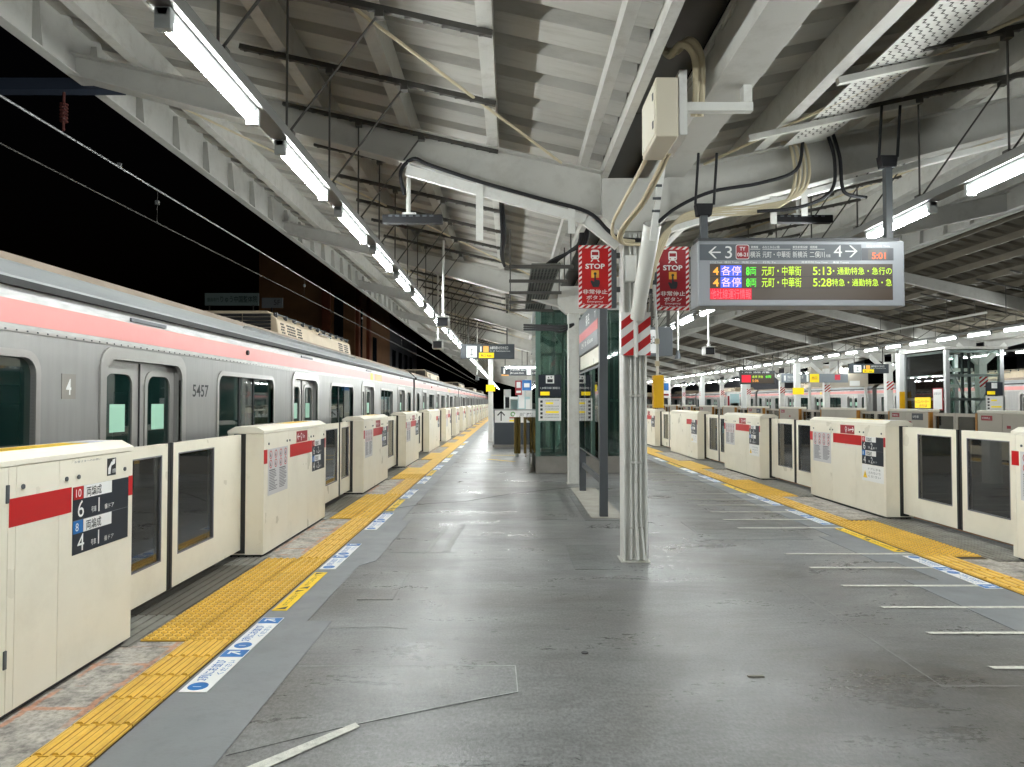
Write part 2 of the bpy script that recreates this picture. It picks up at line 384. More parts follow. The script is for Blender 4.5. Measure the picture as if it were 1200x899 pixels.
_TEXT = {}
def text_mesh(s, bold=0.0):
    key = (s, bold)
    if key in _TEXT: return _TEXT[key]
    cu = bpy.data.curves.new('lettering', 'FONT'); cu.body = s; cu.size = 1; cu.resolution_u = 3; cu.offset = bold
    ob = bpy.data.objects.new('lettering', cu)
    me = bpy.data.meshes.new_from_object(ob)
    bpy.data.objects.remove(ob); bpy.data.curves.remove(cu)
    if not me.vertices:
        _TEXT[key] = None; return None
    xs = [v.co.x for v in me.vertices]; ys = [v.co.y for v in me.vertices]
    x0, x1, y0, y1 = min(xs), max(xs), min(ys), max(ys)
    for v in me.vertices: v.co.x -= x0; v.co.y -= y0
    _TEXT[key] = (me, x1 - x0, y1 - y0); return _TEXT[key]
_TM = {}

class Face:
    """a flat surface: origin o, reading axis u, up axis v, outward normal n = u x v"""
    def __init__(s, o, u, v):
        s.o = Vector(o); s.u = Vector(u).normalized(); s.v = Vector(v).normalized(); s.n = s.u.cross(s.v)
    def p(s, a, b, c=0.0): return s.o + s.u * a + s.v * b + s.n * c
    def rect(s, name, m, parent, a0, a1, b0, b1, c0=0.0, c1=0.002, bevel=0.0):
        mb = MB(); s.addrect(mb, a0, a1, b0, b1, c0, c1); return mb.build(name, m, parent, bevel=bevel)
    def addrect(s, mb, a0, a1, b0, b1, c0=0.0, c1=0.002):
        mb.prism([(a0, b0), (a1, b0), (a1, b1), (a0, b1)], lambda q, t: s.p(q[0], q[1], c1 if t else c0)); return mb
    def shape(s, name, m, parent, polys, c0=0.0, c1=0.002):
        mb = MB()
        for pts in polys: mb.prism(pts, lambda q, t: s.p(q[0], q[1], c1 if t else c0))
        return mb.build(name, m, parent)
    def ring(s, name, m, parent, items, c0=0.0, c1=0.002, n=20):
        mb = MB()
        for (a, b, r0, r1) in items:
            for k in range(n):
                t0 = 2 * math.pi * k / n; t1 = 2 * math.pi * (k + 1) / n
                pts = [(a + r0 * math.cos(t0), b + r0 * math.sin(t0)), (a + r1 * math.cos(t0), b + r1 * math.sin(t0)),
                       (a + r1 * math.cos(t1), b + r1 * math.sin(t1)), (a + r0 * math.cos(t1), b + r0 * math.sin(t1))]
                mb.poly([s.p(q[0], q[1], c1) for q in pts])
        return mb.build(name, m, parent)
    def disc(s, name, m, parent, items, c0=0.0, c1=0.002, n=16):
        return s.shape(name, m, parent, [[(a + r * math.cos(2 * math.pi * k / n), b + r * math.sin(2 * math.pi * k / n)) for k in range(n)] for (a, b, r) in items], c0, c1)
    def text(s, name, m, parent, st, a, b, h, w=None, c=0.003, bold=0.0, center=False):
        t = text_mesh(st, bold)
        if t is None: return None
        me, tw, th = t
        k = (me.name, m.name)
        if k not in _TM:
            m2 = me.copy(); m2.materials.clear(); m2.materials.append(m); _TM[k] = m2
        o = bpy.data.objects.new(name, _TM[k]); col.objects.link(o)
        sy = h / th; sx = sy if w is None else w / tw
        if center: a -= sx * tw / 2
        og = s.p(a, b, c)
        M = Matrix(((s.u.x * sx, s.v.x * sy, s.n.x, og.x), (s.u.y * sx, s.v.y * sy, s.n.y, og.y), (s.u.z * sx, s.v.z * sy, s.n.z, og.z), (0, 0, 0, 1)))
        o.parent = parent; o.matrix_local = M
        return o
def rrect(a0, a1, b0, b1, r, n=5):
    pts = []
    for (cx, cy, t0) in ((a1 - r, b0 + r, -90), (a1 - r, b1 - r, 0), (a0 + r, b1 - r, 90), (a0 + r, b0 + r, 180)):
        for k in range(n + 1):
            t = R(t0 + 90 * k / n); pts.append((cx + r * math.cos(t), cy + r * math.sin(t)))
    return pts
def frame_ring(face, mb, outer, inner, c0, c1):
    n = len(outer)
    for k in range(n):
        j = (k + 1) % n
        A, B, C, D = outer[k], outer[j], inner[j], inner[k]
        mb.quad(face.p(*A, c1), face.p(*B, c1), face.p(*C, c1), face.p(*D, c1))
        mb.quad(face.p(*A, c0), face.p(*B, c0), face.p(*B, c1), face.p(*A, c1))
        mb.quad(face.p(*D, c1), face.p(*C, c1), face.p(*C, c0), face.p(*D, c0))
ONES = 'zeroth first second third fourth fifth sixth seventh eighth ninth tenth eleventh twelfth thirteenth fourteenth fifteenth sixteenth seventeenth eighteenth nineteenth'.split()
def ordinal(n):
    if n < 20: return ONES[n]
    tens = ['', '', 'twenty', 'thirty', 'forty', 'fifty', 'sixty', 'seventy'][n // 10]
    if n % 10 == 0: return tens[:-1] + 'ieth'
    return tens + '-' + ONES[n % 10]
# ================================================================== THE SETTING
XL, XR = -2.446, 4.94                 # front faces of the two gate lines
YB, YE = -7.0, 98.0                   # platform runs from behind the camera to its far end
def struct(name, mb, m, **k): return tag(mb.build(name, m, **k), kind='structure')

struct('ground', MB().box(-600, 600, -300, 1500, -1.6, -1.45), GROUND)
platform = struct('platform', MB().box(-3.0, 5.55, YB, YE, -1.42, 0.0), FLOOR)
far_platform = struct('far_platform', MB().box(13.3, 21.0, 4, 110, -1.42, 0.0), CONC2)
for nm, xa, xb in (('track_bed', -6.4, -3.02), ('track_bed', 5.57, 13.28), ('track_bed', 21.02, 25.5)):
    bed = struct(nm, MB().box(xa, xb, -8, 120, -1.44, -1.28), BALLAST)
    for cx in ([-4.65] if xa < 0 else [7.5, 11.35] if xa < 10 else [23.0]):
        for s in (-1, 1):
            MB().box(cx + s * .53 - .035, cx + s * .53 + .035, -8, 120, -1.24, -1.1).build('rail', RAIL, bed)
        if xa > 0 and xa < 10:
            mb = MB()
            for k in range(70): mb.box(cx - 1.0, cx + 1.0, 6 + k * .62, 6.2 + k * .62, -1.29, -1.24)
            tag(mb.build('sleepers', CONC2, bed), kind='stuff')

def sheet(name, pts, m, z=0.004, parent=platform, t=0.003):
    mb = MB(); mb.prism(pts, lambda q, k: (q[0], q[1], z if k else z - t)); return mb.build(name, m, parent)
def srect(name, x0, x1, y0, y1, m, z=0.004, parent=platform): return sheet(name, [(x0, y0), (x1, y0), (x1, y1), (x0, y1)], m, z, parent)

# smooth grey strips beside the tactile paving, with patched jogs
sheet('smooth_strip', [(-1.785, YB), (-1.785, YE), (-1.42, YE), (-1.42, 9.3), (-1.30, 9.3), (-1.30, 7.5), (-1.31, 6.95), (-1.43, 6.75), (-1.435, 5.06), (-1.26, 5.06), (-1.255, YB)], STRIP, .004)
sheet('smooth_strip', [(4.095, YB), (4.095, YE), (3.70, YE), (3.70, 8.2), (3.55, 8.2), (3.55, 6.9), (3.72, 6.9), (3.72, 6.2), (3.42, 6.2), (3.42, YB)][::-1], STRIP, .004)
srect('worn_strip', -3.0, -2.092, YB, YE, CONC, .004)
srect('worn_strip', 4.405, 5.3, YB, YE, worn_mat('worn_grey_concrete', 0.15), .004)
for x0, x1 in ((-3.0, -2.93), (-2.90, -2.86)): srect('edge_strip', x0, x1, YB, YE, EDGE, .010)
srect('edge_strip', 5.38, 5.47, YB, YE, EDGE, .010)

# coating patches, seams and scuffs on the floor
sheet('floor_patch', [(-1.245, 3.15), (-.80, 3.42), (.04, 3.83), (.03, 4.2), (-1.245, 4.2)], PATCHM, .0035, t=.0025)
srect('floor_patch', .60, 1.02, 6.6, 7.75, PATCHD, .0035)
srect('floor_patch', -1.2, -.92, 5.6, 6.5, PATCHM, .0030)
srect('floor_patch', 2.2, 3.4, 8.0, 9.2, PATCHD, .0030)
sheet('floor_patch', [(.35, 9.4), (.75, 9.4), (.9, 12.9), (.45, 12.9)], PATCHD, .0030, t=.0025)
SEAM = mat('floor_seam', srgb(72, 72, 72), .8)
SEAML = mat('floor_seam_pale', srgb(150, 150, 148), .6, var=.2, scale=20)
def line(name, pts, wd, m, z=.0042):
    mb = MB()
    for a, b in zip(pts[:-1], pts[1:]): 
        a = Vector((a[0], a[1], z)); b = Vector((b[0], b[1], z)); mb.bar(a, b, wd, .0008)
    return mb.build(name, m, platform)
line('floor_crack', [(-2.05, 9.95), (-1.75, 10.2), (-1.28, 10.75), (-.7, 11.0), (0, 11.9), (.6, 12.4), (1.27, 12.9)], .03, SEAM, .0135)
line('floor_seam', [(2.35, 3.9), (2.35, 6.25)], .006, SEAML)
line('floor_seam', [(2.35, 3.9), (3.4, 3.9)], .006, SEAML)
line('floor_seam', [(-1.24, 7.35), (-.55, 7.35)], .02, SEAML)
line('floor_seam', [(-1.24, 4.2), (.03, 4.205), (.04, 3.83), (-.30, 3.68), (-.80, 3.42)], .006, SEAMW)
line('floor_seam', [(1.9, 7.9), (1.0, 7.75), (.6, 7.75)], .012, SEAML)
line('floor_seam', [(-1.25, 4.9), (-.9, 4.93), (-.7, 4.88)], .008, SEAML)
line('scuff_mark', [(-.86, 7.4), (-.78, 8.9)], .03, SEAML); line('scuff_mark', [(-.66, 7.4), (-.60, 9.0)], .055, SEAML)
mb = MB(); mb.tube([(.46, 4.42, .001), (.46, 4.42, .006)], .022, 12); mb.build('drain_plug', SEAM, platform)
mb = MB(); mb.box(1.34, 1.43, 4.03, 4.055, .001, .006); mb.build('floor_stud', mat('brass_stud', srgb(96, 92, 80), .5, metal=.4), platform)

# queue lines (right) and the slanting tape (left)
for k, y in enumerate((4.16, 4.78, 5.375, 6.0, 6.65, 7.25, 8.74, 9.36, 10.0, 10.66, 11.3, 11.95, 13.4, 14.0, 14.65, 15.3)):
    sheet('queue_line', [(2.80, y - .02), (4.09, y - .025), (4.09, y + .025), (2.79, y + .022)], TAPE, .0075)
sheet('queue_line', [(-1.20, 2.95), (-1.14, 2.90), (-.715, 3.42), (-.745, 3.46)], TAPE, .0075)

# ---------------------------------------------------------------- gate openings along both edges
OPEN_L = [4.62 + 20 * c + 4.8 * i for c in range(5) for i in range(4)]
OPEN_L = [(y, y + 2.45) for y in OPEN_L if y < 93]
OPEN_R = []; y = 2.3
k = 1
while y < 90:
    OPEN_R.append((y, y + 2.35)); y += 4.7 if k % 4 else 5.5
    k += 1
def in_open(y, ops): return any(a - .02 <= y < b - .1 for a, b in ops)

# tactile paving: one tile, copied
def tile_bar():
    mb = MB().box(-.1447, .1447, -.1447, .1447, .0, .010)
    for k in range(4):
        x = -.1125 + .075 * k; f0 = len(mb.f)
        mb.box(x - .025, x - .0165, -.140, .140, .0095, .0108); mb.box(x + .0165, x + .025, -.140, .140, .0095, .0108); mb.mark(f0)  # dark strips painted in as shadow along both sides of the bar
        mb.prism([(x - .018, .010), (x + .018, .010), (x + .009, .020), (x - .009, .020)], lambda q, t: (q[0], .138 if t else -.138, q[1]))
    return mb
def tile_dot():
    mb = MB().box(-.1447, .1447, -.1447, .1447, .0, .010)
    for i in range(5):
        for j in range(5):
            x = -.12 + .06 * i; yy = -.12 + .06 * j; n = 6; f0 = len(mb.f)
            mb.poly([(x + .026 * math.cos(2 * math.pi * t / n), yy + .026 * math.sin(2 * math.pi * t / n), .0105) for t in range(n)]); mb.mark(f0)  # dark disc painted in as shade around the dot
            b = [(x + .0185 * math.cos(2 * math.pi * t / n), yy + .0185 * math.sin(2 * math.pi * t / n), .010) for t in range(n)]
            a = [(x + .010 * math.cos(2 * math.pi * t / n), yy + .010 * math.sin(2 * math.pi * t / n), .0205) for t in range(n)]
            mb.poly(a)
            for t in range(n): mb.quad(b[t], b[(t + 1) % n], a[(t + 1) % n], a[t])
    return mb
GROUT = mat('tile_joint_grime', srgb(70, 56, 34), .85)
srect('tile_bed', -2.088, -1.79, YB, YE, GROUT, .0055); srect('tile_bed', 4.10, 4.402, YB, YE, GROUT, .0055)
for a, b in OPEN_L[:4]: srect('tile_bed', -2.39, -2.0885, a, b - .05, GROUT, .0055)
for a, b in OPEN_R[1:5]: srect('tile_bed', 4.4025, 4.70, a, b, GROUT, .0055)
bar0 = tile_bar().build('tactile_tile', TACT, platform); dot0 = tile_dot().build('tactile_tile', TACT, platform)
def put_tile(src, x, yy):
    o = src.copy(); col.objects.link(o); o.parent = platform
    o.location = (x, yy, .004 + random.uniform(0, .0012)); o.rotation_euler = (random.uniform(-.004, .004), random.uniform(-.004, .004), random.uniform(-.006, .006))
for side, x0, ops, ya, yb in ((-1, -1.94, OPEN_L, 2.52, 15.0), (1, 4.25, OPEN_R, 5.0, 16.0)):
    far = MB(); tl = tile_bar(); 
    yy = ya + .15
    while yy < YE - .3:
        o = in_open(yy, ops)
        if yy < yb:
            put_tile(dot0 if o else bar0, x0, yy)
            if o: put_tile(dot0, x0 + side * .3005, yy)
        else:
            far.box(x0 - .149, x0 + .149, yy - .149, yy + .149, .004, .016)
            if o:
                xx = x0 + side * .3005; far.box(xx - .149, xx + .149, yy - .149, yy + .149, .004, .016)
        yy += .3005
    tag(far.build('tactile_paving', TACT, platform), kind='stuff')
bpy.data.objects.remove(bar0); bpy.data.objects.remove(dot0)

# grooved resin plates in the door openings
gm = {}
def groove_plate(x0, x1, y0, y1, m, n):
    mb = MB(); wd = (x1 - x0) / n
    mb.box(x0, x1, y0, y1, .004, .007)
    for k in range(n): mb.box(x0 + k * wd + .008, x0 + (k + 1) * wd - .014, y0, y1, .007, .014)
    return mb.build('grooved_plate', m, platform)
for (a, b) in OPEN_L[:6]: groove_plate(-2.84, -2.395, a - .1, a + .55, GROOVE, 6); groove_plate(-2.84, -2.395, a + .56, b - .35, GROOVED, 6); groove_plate(-2.84, -2.395, b - .34, b + .1, GROOVE, 6)
for (a, b) in OPEN_R[1:6]: groove_plate(4.72, 5.36, a - .1, b + .1, GROOVE, 9)

# floor stickers: white with blue numerals and arrows, yellow warning strips
def queue_sticker(x0, x1, y0, y1, side, full=True):
    o = srect('floor_sticker', x0, x1, y0, y1, WHITE, .0085)
    F = Face((x0 if side < 0 else x1, y0 if side < 0 else y1, .0085), (0, 1, 0) if side < 0 else (0, -1, 0), (-1, 0, 0) if side < 0 else (1, 0, 0))
    F = Face((x1 if side < 0 else x0, y0 if side < 0 else y1, .0085), (0, 1, 0) if side < 0 else (0, -1, 0), (-1, 0, 0) if side < 0 else (1, 0, 0))
    L = y1 - y0; W = abs(x1 - x0); n = 2
    for k in range(n):
        a = L * k / n
        F.rect('arrow_panel', BLUE, o, a + L / n * .80, a + L / n * .985, .004, W - .004, 0, .001)
        F.shape('arrow', WHITE, o, [[(a + L / n * .85, W * .25), (a + L / n * .87, W * .2), (a + L / n * .93, W * .62), (a + L / n * .91, W * .67)],
                                    [(a + L / n * .87, W * .78), (a + L / n * .95, W * .78), (a + L / n * .95, W * .68), (a + L / n * .87, W * .68)],
                                    [(a + L / n * .925, W * .35), (a + L / n * .95, W * .35), (a + L / n * .95, W * .78), (a + L / n * .925, W * .78)]], .001, .0018)
        if full:
            F.disc('number_disc', BLUE, o, [(a + .075, W * .52, W * .36)], 0, .001)
            F.text('lettering', BLUE, o, '2列にお並び', a + .15, W * .45, W * .42, L / n * .48, c=.001, bold=.015)
            F.text('lettering', BLUE, o, 'ください', a + .24, W * .1, W * .26, L / n * .34, c=.001, bold=.01)
            F.text('lettering', WHITE, o, '1', a + .062, W * .38, W * .3, c=.002)
    return o
def warn_sticker(x0, x1, y0, y1, side):
    o = srect('floor_sticker', x0, x1, y0, y1, YELP, .0085)
    F = Face((x1 if side < 0 else x0, y0 if side < 0 else y1, .0085), (0, 1, 0) if side < 0 else (0, -1, 0), (-1, 0, 0) if side < 0 else (1, 0, 0))
    L = y1 - y0; W = abs(x1 - x0)
    for k in range(2):
        a = L * k / 2
        F.shape('corner_mark', INK, o, [[(a + .03, .02), (a + .10, .02), (a + .03, .09)], [(a + L / 2 - .03, W - .02), (a + L / 2 - .09, W - .02), (a + L / 2 - .03, W - .08)]], 0, .001)
        F.text('lettering', INK, o, 'かけこまないで', a + .12, W * .35, W * .38, L / 2 * .62, c=.001, bold=.01)
    return o
for i, (a, b) in enumerate(OPEN_L[:5]):
    queue_sticker(-1.765, -1.615, a - .80, a + .50, -1, i < 3)
    warn_sticker(-1.765, -1.655, a + .68, a + 1.85, -1)
    queue_sticker(-1.765, -1.615, a + 1.98, a + 3.15, -1, i < 3)
for i, (a, b) in enumerate(OPEN_R[1:5]):
    queue_sticker(3.93, 4.075, a - 1.1, a + .15, 1, i < 2)
    warn_sticker(3.96, 4.07, a + .35, a + 1.7, 1)
    queue_sticker(3.93, 4.075, a + 1.95, a + 3.2, 1, i < 2)

# ================================================================== PLATFORM GATES
ZT = 1.235
def lid_profile(): return [(.003, ZT), (.003, ZT + .026), (-.075, ZT + .068), (-.285, ZT + .068), (-.363, ZT + .026), (-.363, ZT)]
def gate_template(L, long):
    g = empty('platform_gate')
    h = L / 2
    core = MB().box(-.36, -.010, -h + .002, h - .002, .035, ZT - .003).build('housing', CREAM, g, bevel=.004)
    MB().box(-.34, -.03, -h + .03, h - .03, .0, .04).build('plinth', BLACK, g)
    cuts = [-h, -h + .055, -h * .33, h * .30, h - .06, h] if not long else [-h, -h + .055, -h * .55, h * .27, h * .30, h - .05, h]
    if long: cuts = [-h, .42, .475, h * .52, h]
    for a, b in zip(cuts[:-1], cuts[1:]):
        MB().box(-.011, 0, a + .0018, b - .0018, .037, ZT - .004).build('front_panel', CREAM, g, bevel=.002)
    lid = MB(); lid.prism(lid_profile(), lambda q, t: (q[0], (h + .004) if t else (-h - .004), q[1])); lid = lid.build('lid', CREAM2, g, bevel=.0015)
    for s in (-1, 1):                                  # door slots in both ends
        MB().box(-.295, -.180, s * (h - .002), s * (h + .004), .05, ZT - .004).build('door_slot', BLACK, g)
    if long:                                           # hinges on the access door
        for z in (.30, 1.10): MB().box(-.004, .008, .40, .420, z - .045, z + .045)  .build('hinge', DGREY, g, bevel=.003)
    F = Face((0, 0, 0), (0, 1, 0), (0, 0, 1))
    u1 = h                                             # the door sign sits near the u+ end
    s0, s1 = h - .63, h - .055
    # red stripe in pieces
    F.rect('red_stripe', RED, g, (.425 if long else -.36 * h / 1.175 + .02), s0 - .012, .935, 1.075, 0, .0015)
    F.rect('red_stripe', RED, g, s1 + .004, h - .004, .95, 1.075, 0, .0015)
    if not long: F.rect('red_stripe', RED, g, -h + .0, -h + .10, .93, 1.07, 0, .0015)
    # dark door sign
    d = F.rect('door_sign', NAVY, g, s0, s1, .69, 1.07, 0, .002)
    for r_, (zz, num, mcol) in enumerate(((.883, '10', RED), (.692, '8', BLUE))):
        F.rect('number_square', mcol, d, s0 + .004, s0 + .095, zz + .115, zz + .187, .002, .003)
        F.rect('white_strip', WHITE, d, s0 + .10, s0 + .385, zz + .115, zz + .187, .002, .003)
        F.text('lettering', WHITE, d, num, s0 + .025, zz + .128, .045, c=.0035)
        F.text('lettering', INK, d, '両編成', s0 + .125, zz + .120, .058, .15, c=.0035, bold=.01)
        F.text('lettering', WHITE, d, '号車', s0 + .175, zz + .022, .035, .05, c=.003)
        F.text('lettering', WHITE, d, '番ドア', s0 + .31, zz + .022, .030, .10, c=.003)
    F.rect('divider', GREYINK, d, s0, s1, .879, .882, .002, .003)
    # screws
    scr = MB()
    for i, u in enumerate((s0 + .05, s0 - .06, h - .10) + ((-.30 * h, -.38 * h, -h + .14) if not long else (.52,))):
        MB().tube([(0, u, 1.125), (.006, u, 1.125)], .013, 10).build('screw', DGREY, g)
    if not long:
        n0, n1 = -h + .12, -.36 * h
        nt_ = F.rect('notice', NOTE, g, n0, n1, .60, 1.07, 0, .0015)
        wv = (n1 - n0) / 4
        F.ring('prohibition_ring', RED, nt_, [(n0 + wv * (i + .5), z, .034, .044) for i in range(4) for z in (1.01, .915)], 0, .0028, 14)
        F.shape('pictogram', INK, nt_, [[(n0 + wv * (i + .5) - .016, z - .02), (n0 + wv * (i + .5) + .014, z - .02), (n0 + wv * (i + .5) + .004 * (i - 1), z + .022)] for i in range(4) for z in (1.01, .915)], .0015, .0022)
        for c_ in list(nt_.children): tag(c_, kind='stuff')
        mbx = MB()
        random.seed(3)
        for i in range(2):
            for r_ in range(13):
                zz = .845 - r_ * .0165
                F.addrect(mbx, n0 + (n1 - n0) * (.06 + .5 * i), n0 + (n1 - n0) * (.06 + .5 * i + random.uniform(.25, .4)), zz, zz + (.008 if r_ else .013), .0015, .0022)
        tag(mbx.build('small_print', GREYINK, nt_), kind='stuff')
        sg = F.rect('emergency_sign', DRED, g, -.10, .33, 1.085, 1.21, 0, .002)
        F.ring('button_icon', WHITE, sg, [(.08, 1.158, .020, .030)], 0, .0032, 14)
        F.shape('button_icon', WHITE, sg, [[(.072, 1.10), (.088, 1.10), (.088, 1.132), (.072, 1.132)]], .002, .003)
        F.text('lettering', WHITE, sg, '5m', .14, 1.125, .045, c=.003, bold=.01)
    # print on the lid
    lf = Face((-.08, 0, ZT + .0682), (0, 1, 0), (-1, 0, 0))
    st = lf.rect('lid_sticker', YELP, g, h - 1.25, h - .35, -.0, .168, 0, .0012)
    lf.text('lettering', RED, st, 'もたれかからないでください', h - 1.05, .09, .035, .6, c=.0015)
    lf.text('lettering', INK, st, '身を乗り出さないでください', h - 1.05, .03, .03, .55, c=.0015)
    lf.rect('lid_sticker', mat('pale_sticker', srgb(206, 208, 222), .4), g, h - .34, h - .10, .01, .155, 0, .0012)
    return g
def leaf_template(L):
    """leaf from y=0 (at the housing) to y=L (free edge); front at x=-.215"""
    o = MB(); xf, xb = -.225, -.262; z0, z1 = .085, 1.225
    ww = min(.68, L - .24); w1 = L - .12; w0 = w1 - ww; a0, a1 = .335, 1.135
    for (ya, yb_, za, zb) in ((-.04, w0, z0, z1), (w1, L, z0, z1), (w0, w1, z0, a0), (w0, w1, a1, z1)): o.box(xb, xf, ya, yb_, za, zb)
    leaf = o.build('door_leaf', CREAM, None)
    MB().box(-.248, -.238, w0 - .0, w1, a0, a1).build('pane', GATEGLASS, leaf)
    MB().box(xb - .002, xf + .003, L - .022, L + .014, z0, z1 + .003).build('rubber_edge', BLACK, leaf)
    fr = MB(); F = Face((xf, 0, 0), (0, 1, 0), (0, 0, 1))
    for (a, b, c, d) in ((w0 - .006, w1 + .006, a1 - .004, a1 + .006), (w0 - .006, w1 + .006, a0 - .006, a0 + .004), (w0 - .006, w0 + .004, a0 + .004, a1 - .004), (w1 - .004, w1 + .006, a0 + .004, a1 - .004)): F.addrect(fr, a, b, c, d, -.012, .002)
    fr.build('window_gasket', GREYINK, leaf)
    return leaf
GT = {}; LT = {}
def gate(side, y0, y1, leafA, leafB, nums, label, long, arrow, lod):
    L = round(y1 - y0, 2)
    key = (L, long)
    if key not in GT: GT[key] = gate_template(L, long)
    skip = () if lod == 0 else ('screw', 'small_print', 'hinge', 'pictogram', 'divider', 'plinth') if lod == 1 else \
        ('screw', 'small_print', 'hinge', 'pictogram', 'divider', 'plinth', 'lettering', 'prohibition_ring', 'button_icon', 'number_square', 'lid_sticker')
    g = copy_tree(GT[key], None, skip)
    X = XL if side < 0 else XR
    g.location = (X, (y0 + y1) / 2, 0); g.rotation_euler = (0, 0, 0 if side < 0 else math.pi)
    tag(g, label, 'platform gate', 'cream platform gates along the left track' if side < 0 else 'cream platform gates along the right track')
    h = L / 2
    for sgn, ln in ((1, leafA - .014 if leafA else 0), (-1, leafB - .014 if leafB else 0)):
        if not ln: continue
        kk = (round(ln, 2), sgn)
        if kk not in LT:
            t = leaf_template(round(ln, 2))
            if sgn < 0:
                for oo in [t] + list(t.children):
                    for v in oo.data.vertices: v.co.y = -v.co.y
                    oo.data.flip_normals()
            LT[kk] = t
        lf = copy_tree(LT[kk], g); lf.location = (0, sgn * h, 0)
    F = Face((0, 0, 0), (0, 1, 0), (0, 0, 1)); s0 = h - .63
    d = [c for c in g.children if c.name.startswith('door_sign')][0]
    if lod < 2:
        for zz, ca in ((.883, nums[0]), (.692, nums[1])):
            F.text('lettering', WHITE, d, str(ca), s0 + .045, zz + .012, .095, c=.003)
            F.text('lettering', WHITE, d, str(nums[2]), s0 + .245, zz + .018, .082, c=.003)
        sg = [c for c in g.children if c.name.startswith('emergency_sign')]
        if sg:
            if arrow > 0: pts = [[(.21, 1.143), (.29, 1.143), (.29, 1.157), (.21, 1.157)], [(.27, 1.115), (.285, 1.115), (.315, 1.15), (.285, 1.185), (.27, 1.185), (.295, 1.15)]]
            else: pts = [[(-.06, 1.143), (.03, 1.143), (.03, 1.157), (-.06, 1.157)], [(-.045, 1.115), (-.03, 1.115), (-.055, 1.15), (-.03, 1.185), (-.045, 1.185), (-.08, 1.15)]]
            F.shape('arrow', WHITE, sg[0], pts, .002, .003)
    return g

# left line
splitL = [(.97, 1.46), (1.70, .73), (1.20, 1.23), (1.20, 1.23)]
n = len(OPEN_L)
for i in range(n + 1):
    y0 = OPEN_L[i - 1][1] if i else 1.50
    y1 = OPEN_L[i][0] if i < n else OPEN_L[-1][1] + 2.35
    long = (y1 - y0) > 2.6
    A = splitL[i % 4][0] if i < n else 0
    B = splitL[(i - 1) % 4][1] if i else 0
    lab = 'nearest long cream gate housing on the left with black sign 6-1 and 4-1' if i == 0 else \
        ('long ' if long else '') + 'cream platform gate, %s from the camera along the left track' % ordinal(i + 1)
    c = i // 4
    gg = gate(-1, y0, y1, A, B, (6 + c, 4 + c, i % 4 + 1), lab, long, -1, 0 if i < 4 else 1 if i < 7 else 2)
    if i == 0:
        F = Face((0, 0, 0), (0, 1, 0), (0, 0, 1)); h = (y1 - y0) / 2
        bs = F.rect('black_sticker', BLACK, gg, h - .295, h - .20, 1.10, 1.205, 0, .0015)
        F.shape('hand_pictogram', WHITE, bs, [[(h - .285, 1.11), (h - .262, 1.11), (h - .255, 1.15), (h - .24, 1.18), (h - .25, 1.185), (h - .285, 1.145)], [(h - .245, 1.16), (h - .215, 1.17), (h - .21, 1.20), (h - .24, 1.195)]], .0015, .0025)
        F.text('lettering', WHITE, bs, '注意', h - .245, 1.115, .025, .04, c=.003)
        F.text('lettering', GREYINK, gg, 'お客さまへのお願い', h - .62, 1.205, .012, .26, c=.001)
n = len(OPEN_R)
for i in range(1, n + 1):
    y0 = OPEN_R[i - 1][1]
    y1 = OPEN_R[i][0] if i < n else OPEN_R[-1][1] + 2.35
    long = (y1 - y0) > 2.6
    c = (i - 1) // 4
    lab = 'cream platform gate cut by the right picture edge, nearest on the right' if i == 1 else \
        ('long ' if long else '') + 'cream platform gate, %s from the camera along the right track' % ordinal(i)
    gg = gate(1, y0, y1, 1.16, 1.16 if i < n else 0, (6 + c, 4 + c, (i - 1) % 4 + 1), lab, long, 1, 0 if i < 4 else 1 if i < 7 else 2)
    if 2 <= i <= 4:
        F = Face((0, 0, 0), (0, 1, 0), (0, 0, 1)); h = (y1 - y0) / 2
        wn = F.rect('warning_notice', WHITE, gg, h - .63, h - .055, .46, .685, 0, .0015)
        F.shape('warning_triangle', YELP, wn, [[(h - .60, .50), (h - .49, .50), (h - .545, .60)]], .0015, .0025)
        F.shape('warning_triangle', INK, wn, [[(h - .55, .53), (h - .54, .53), (h - .54, .57), (h - .55, .57)]], .0025, .003)
        for k, t in enumerate(('ドアに手を', 'ふれないで', 'ください')): F.text('lettering', GREYINK, wn, t, h - .46, .615 - .05 * k, .032, .33, c=.002)
for t in list(GT.values()) + list(LT.values()):
    for c in list(t.children_recursive) + [t]: bpy.data.objects.remove(c)

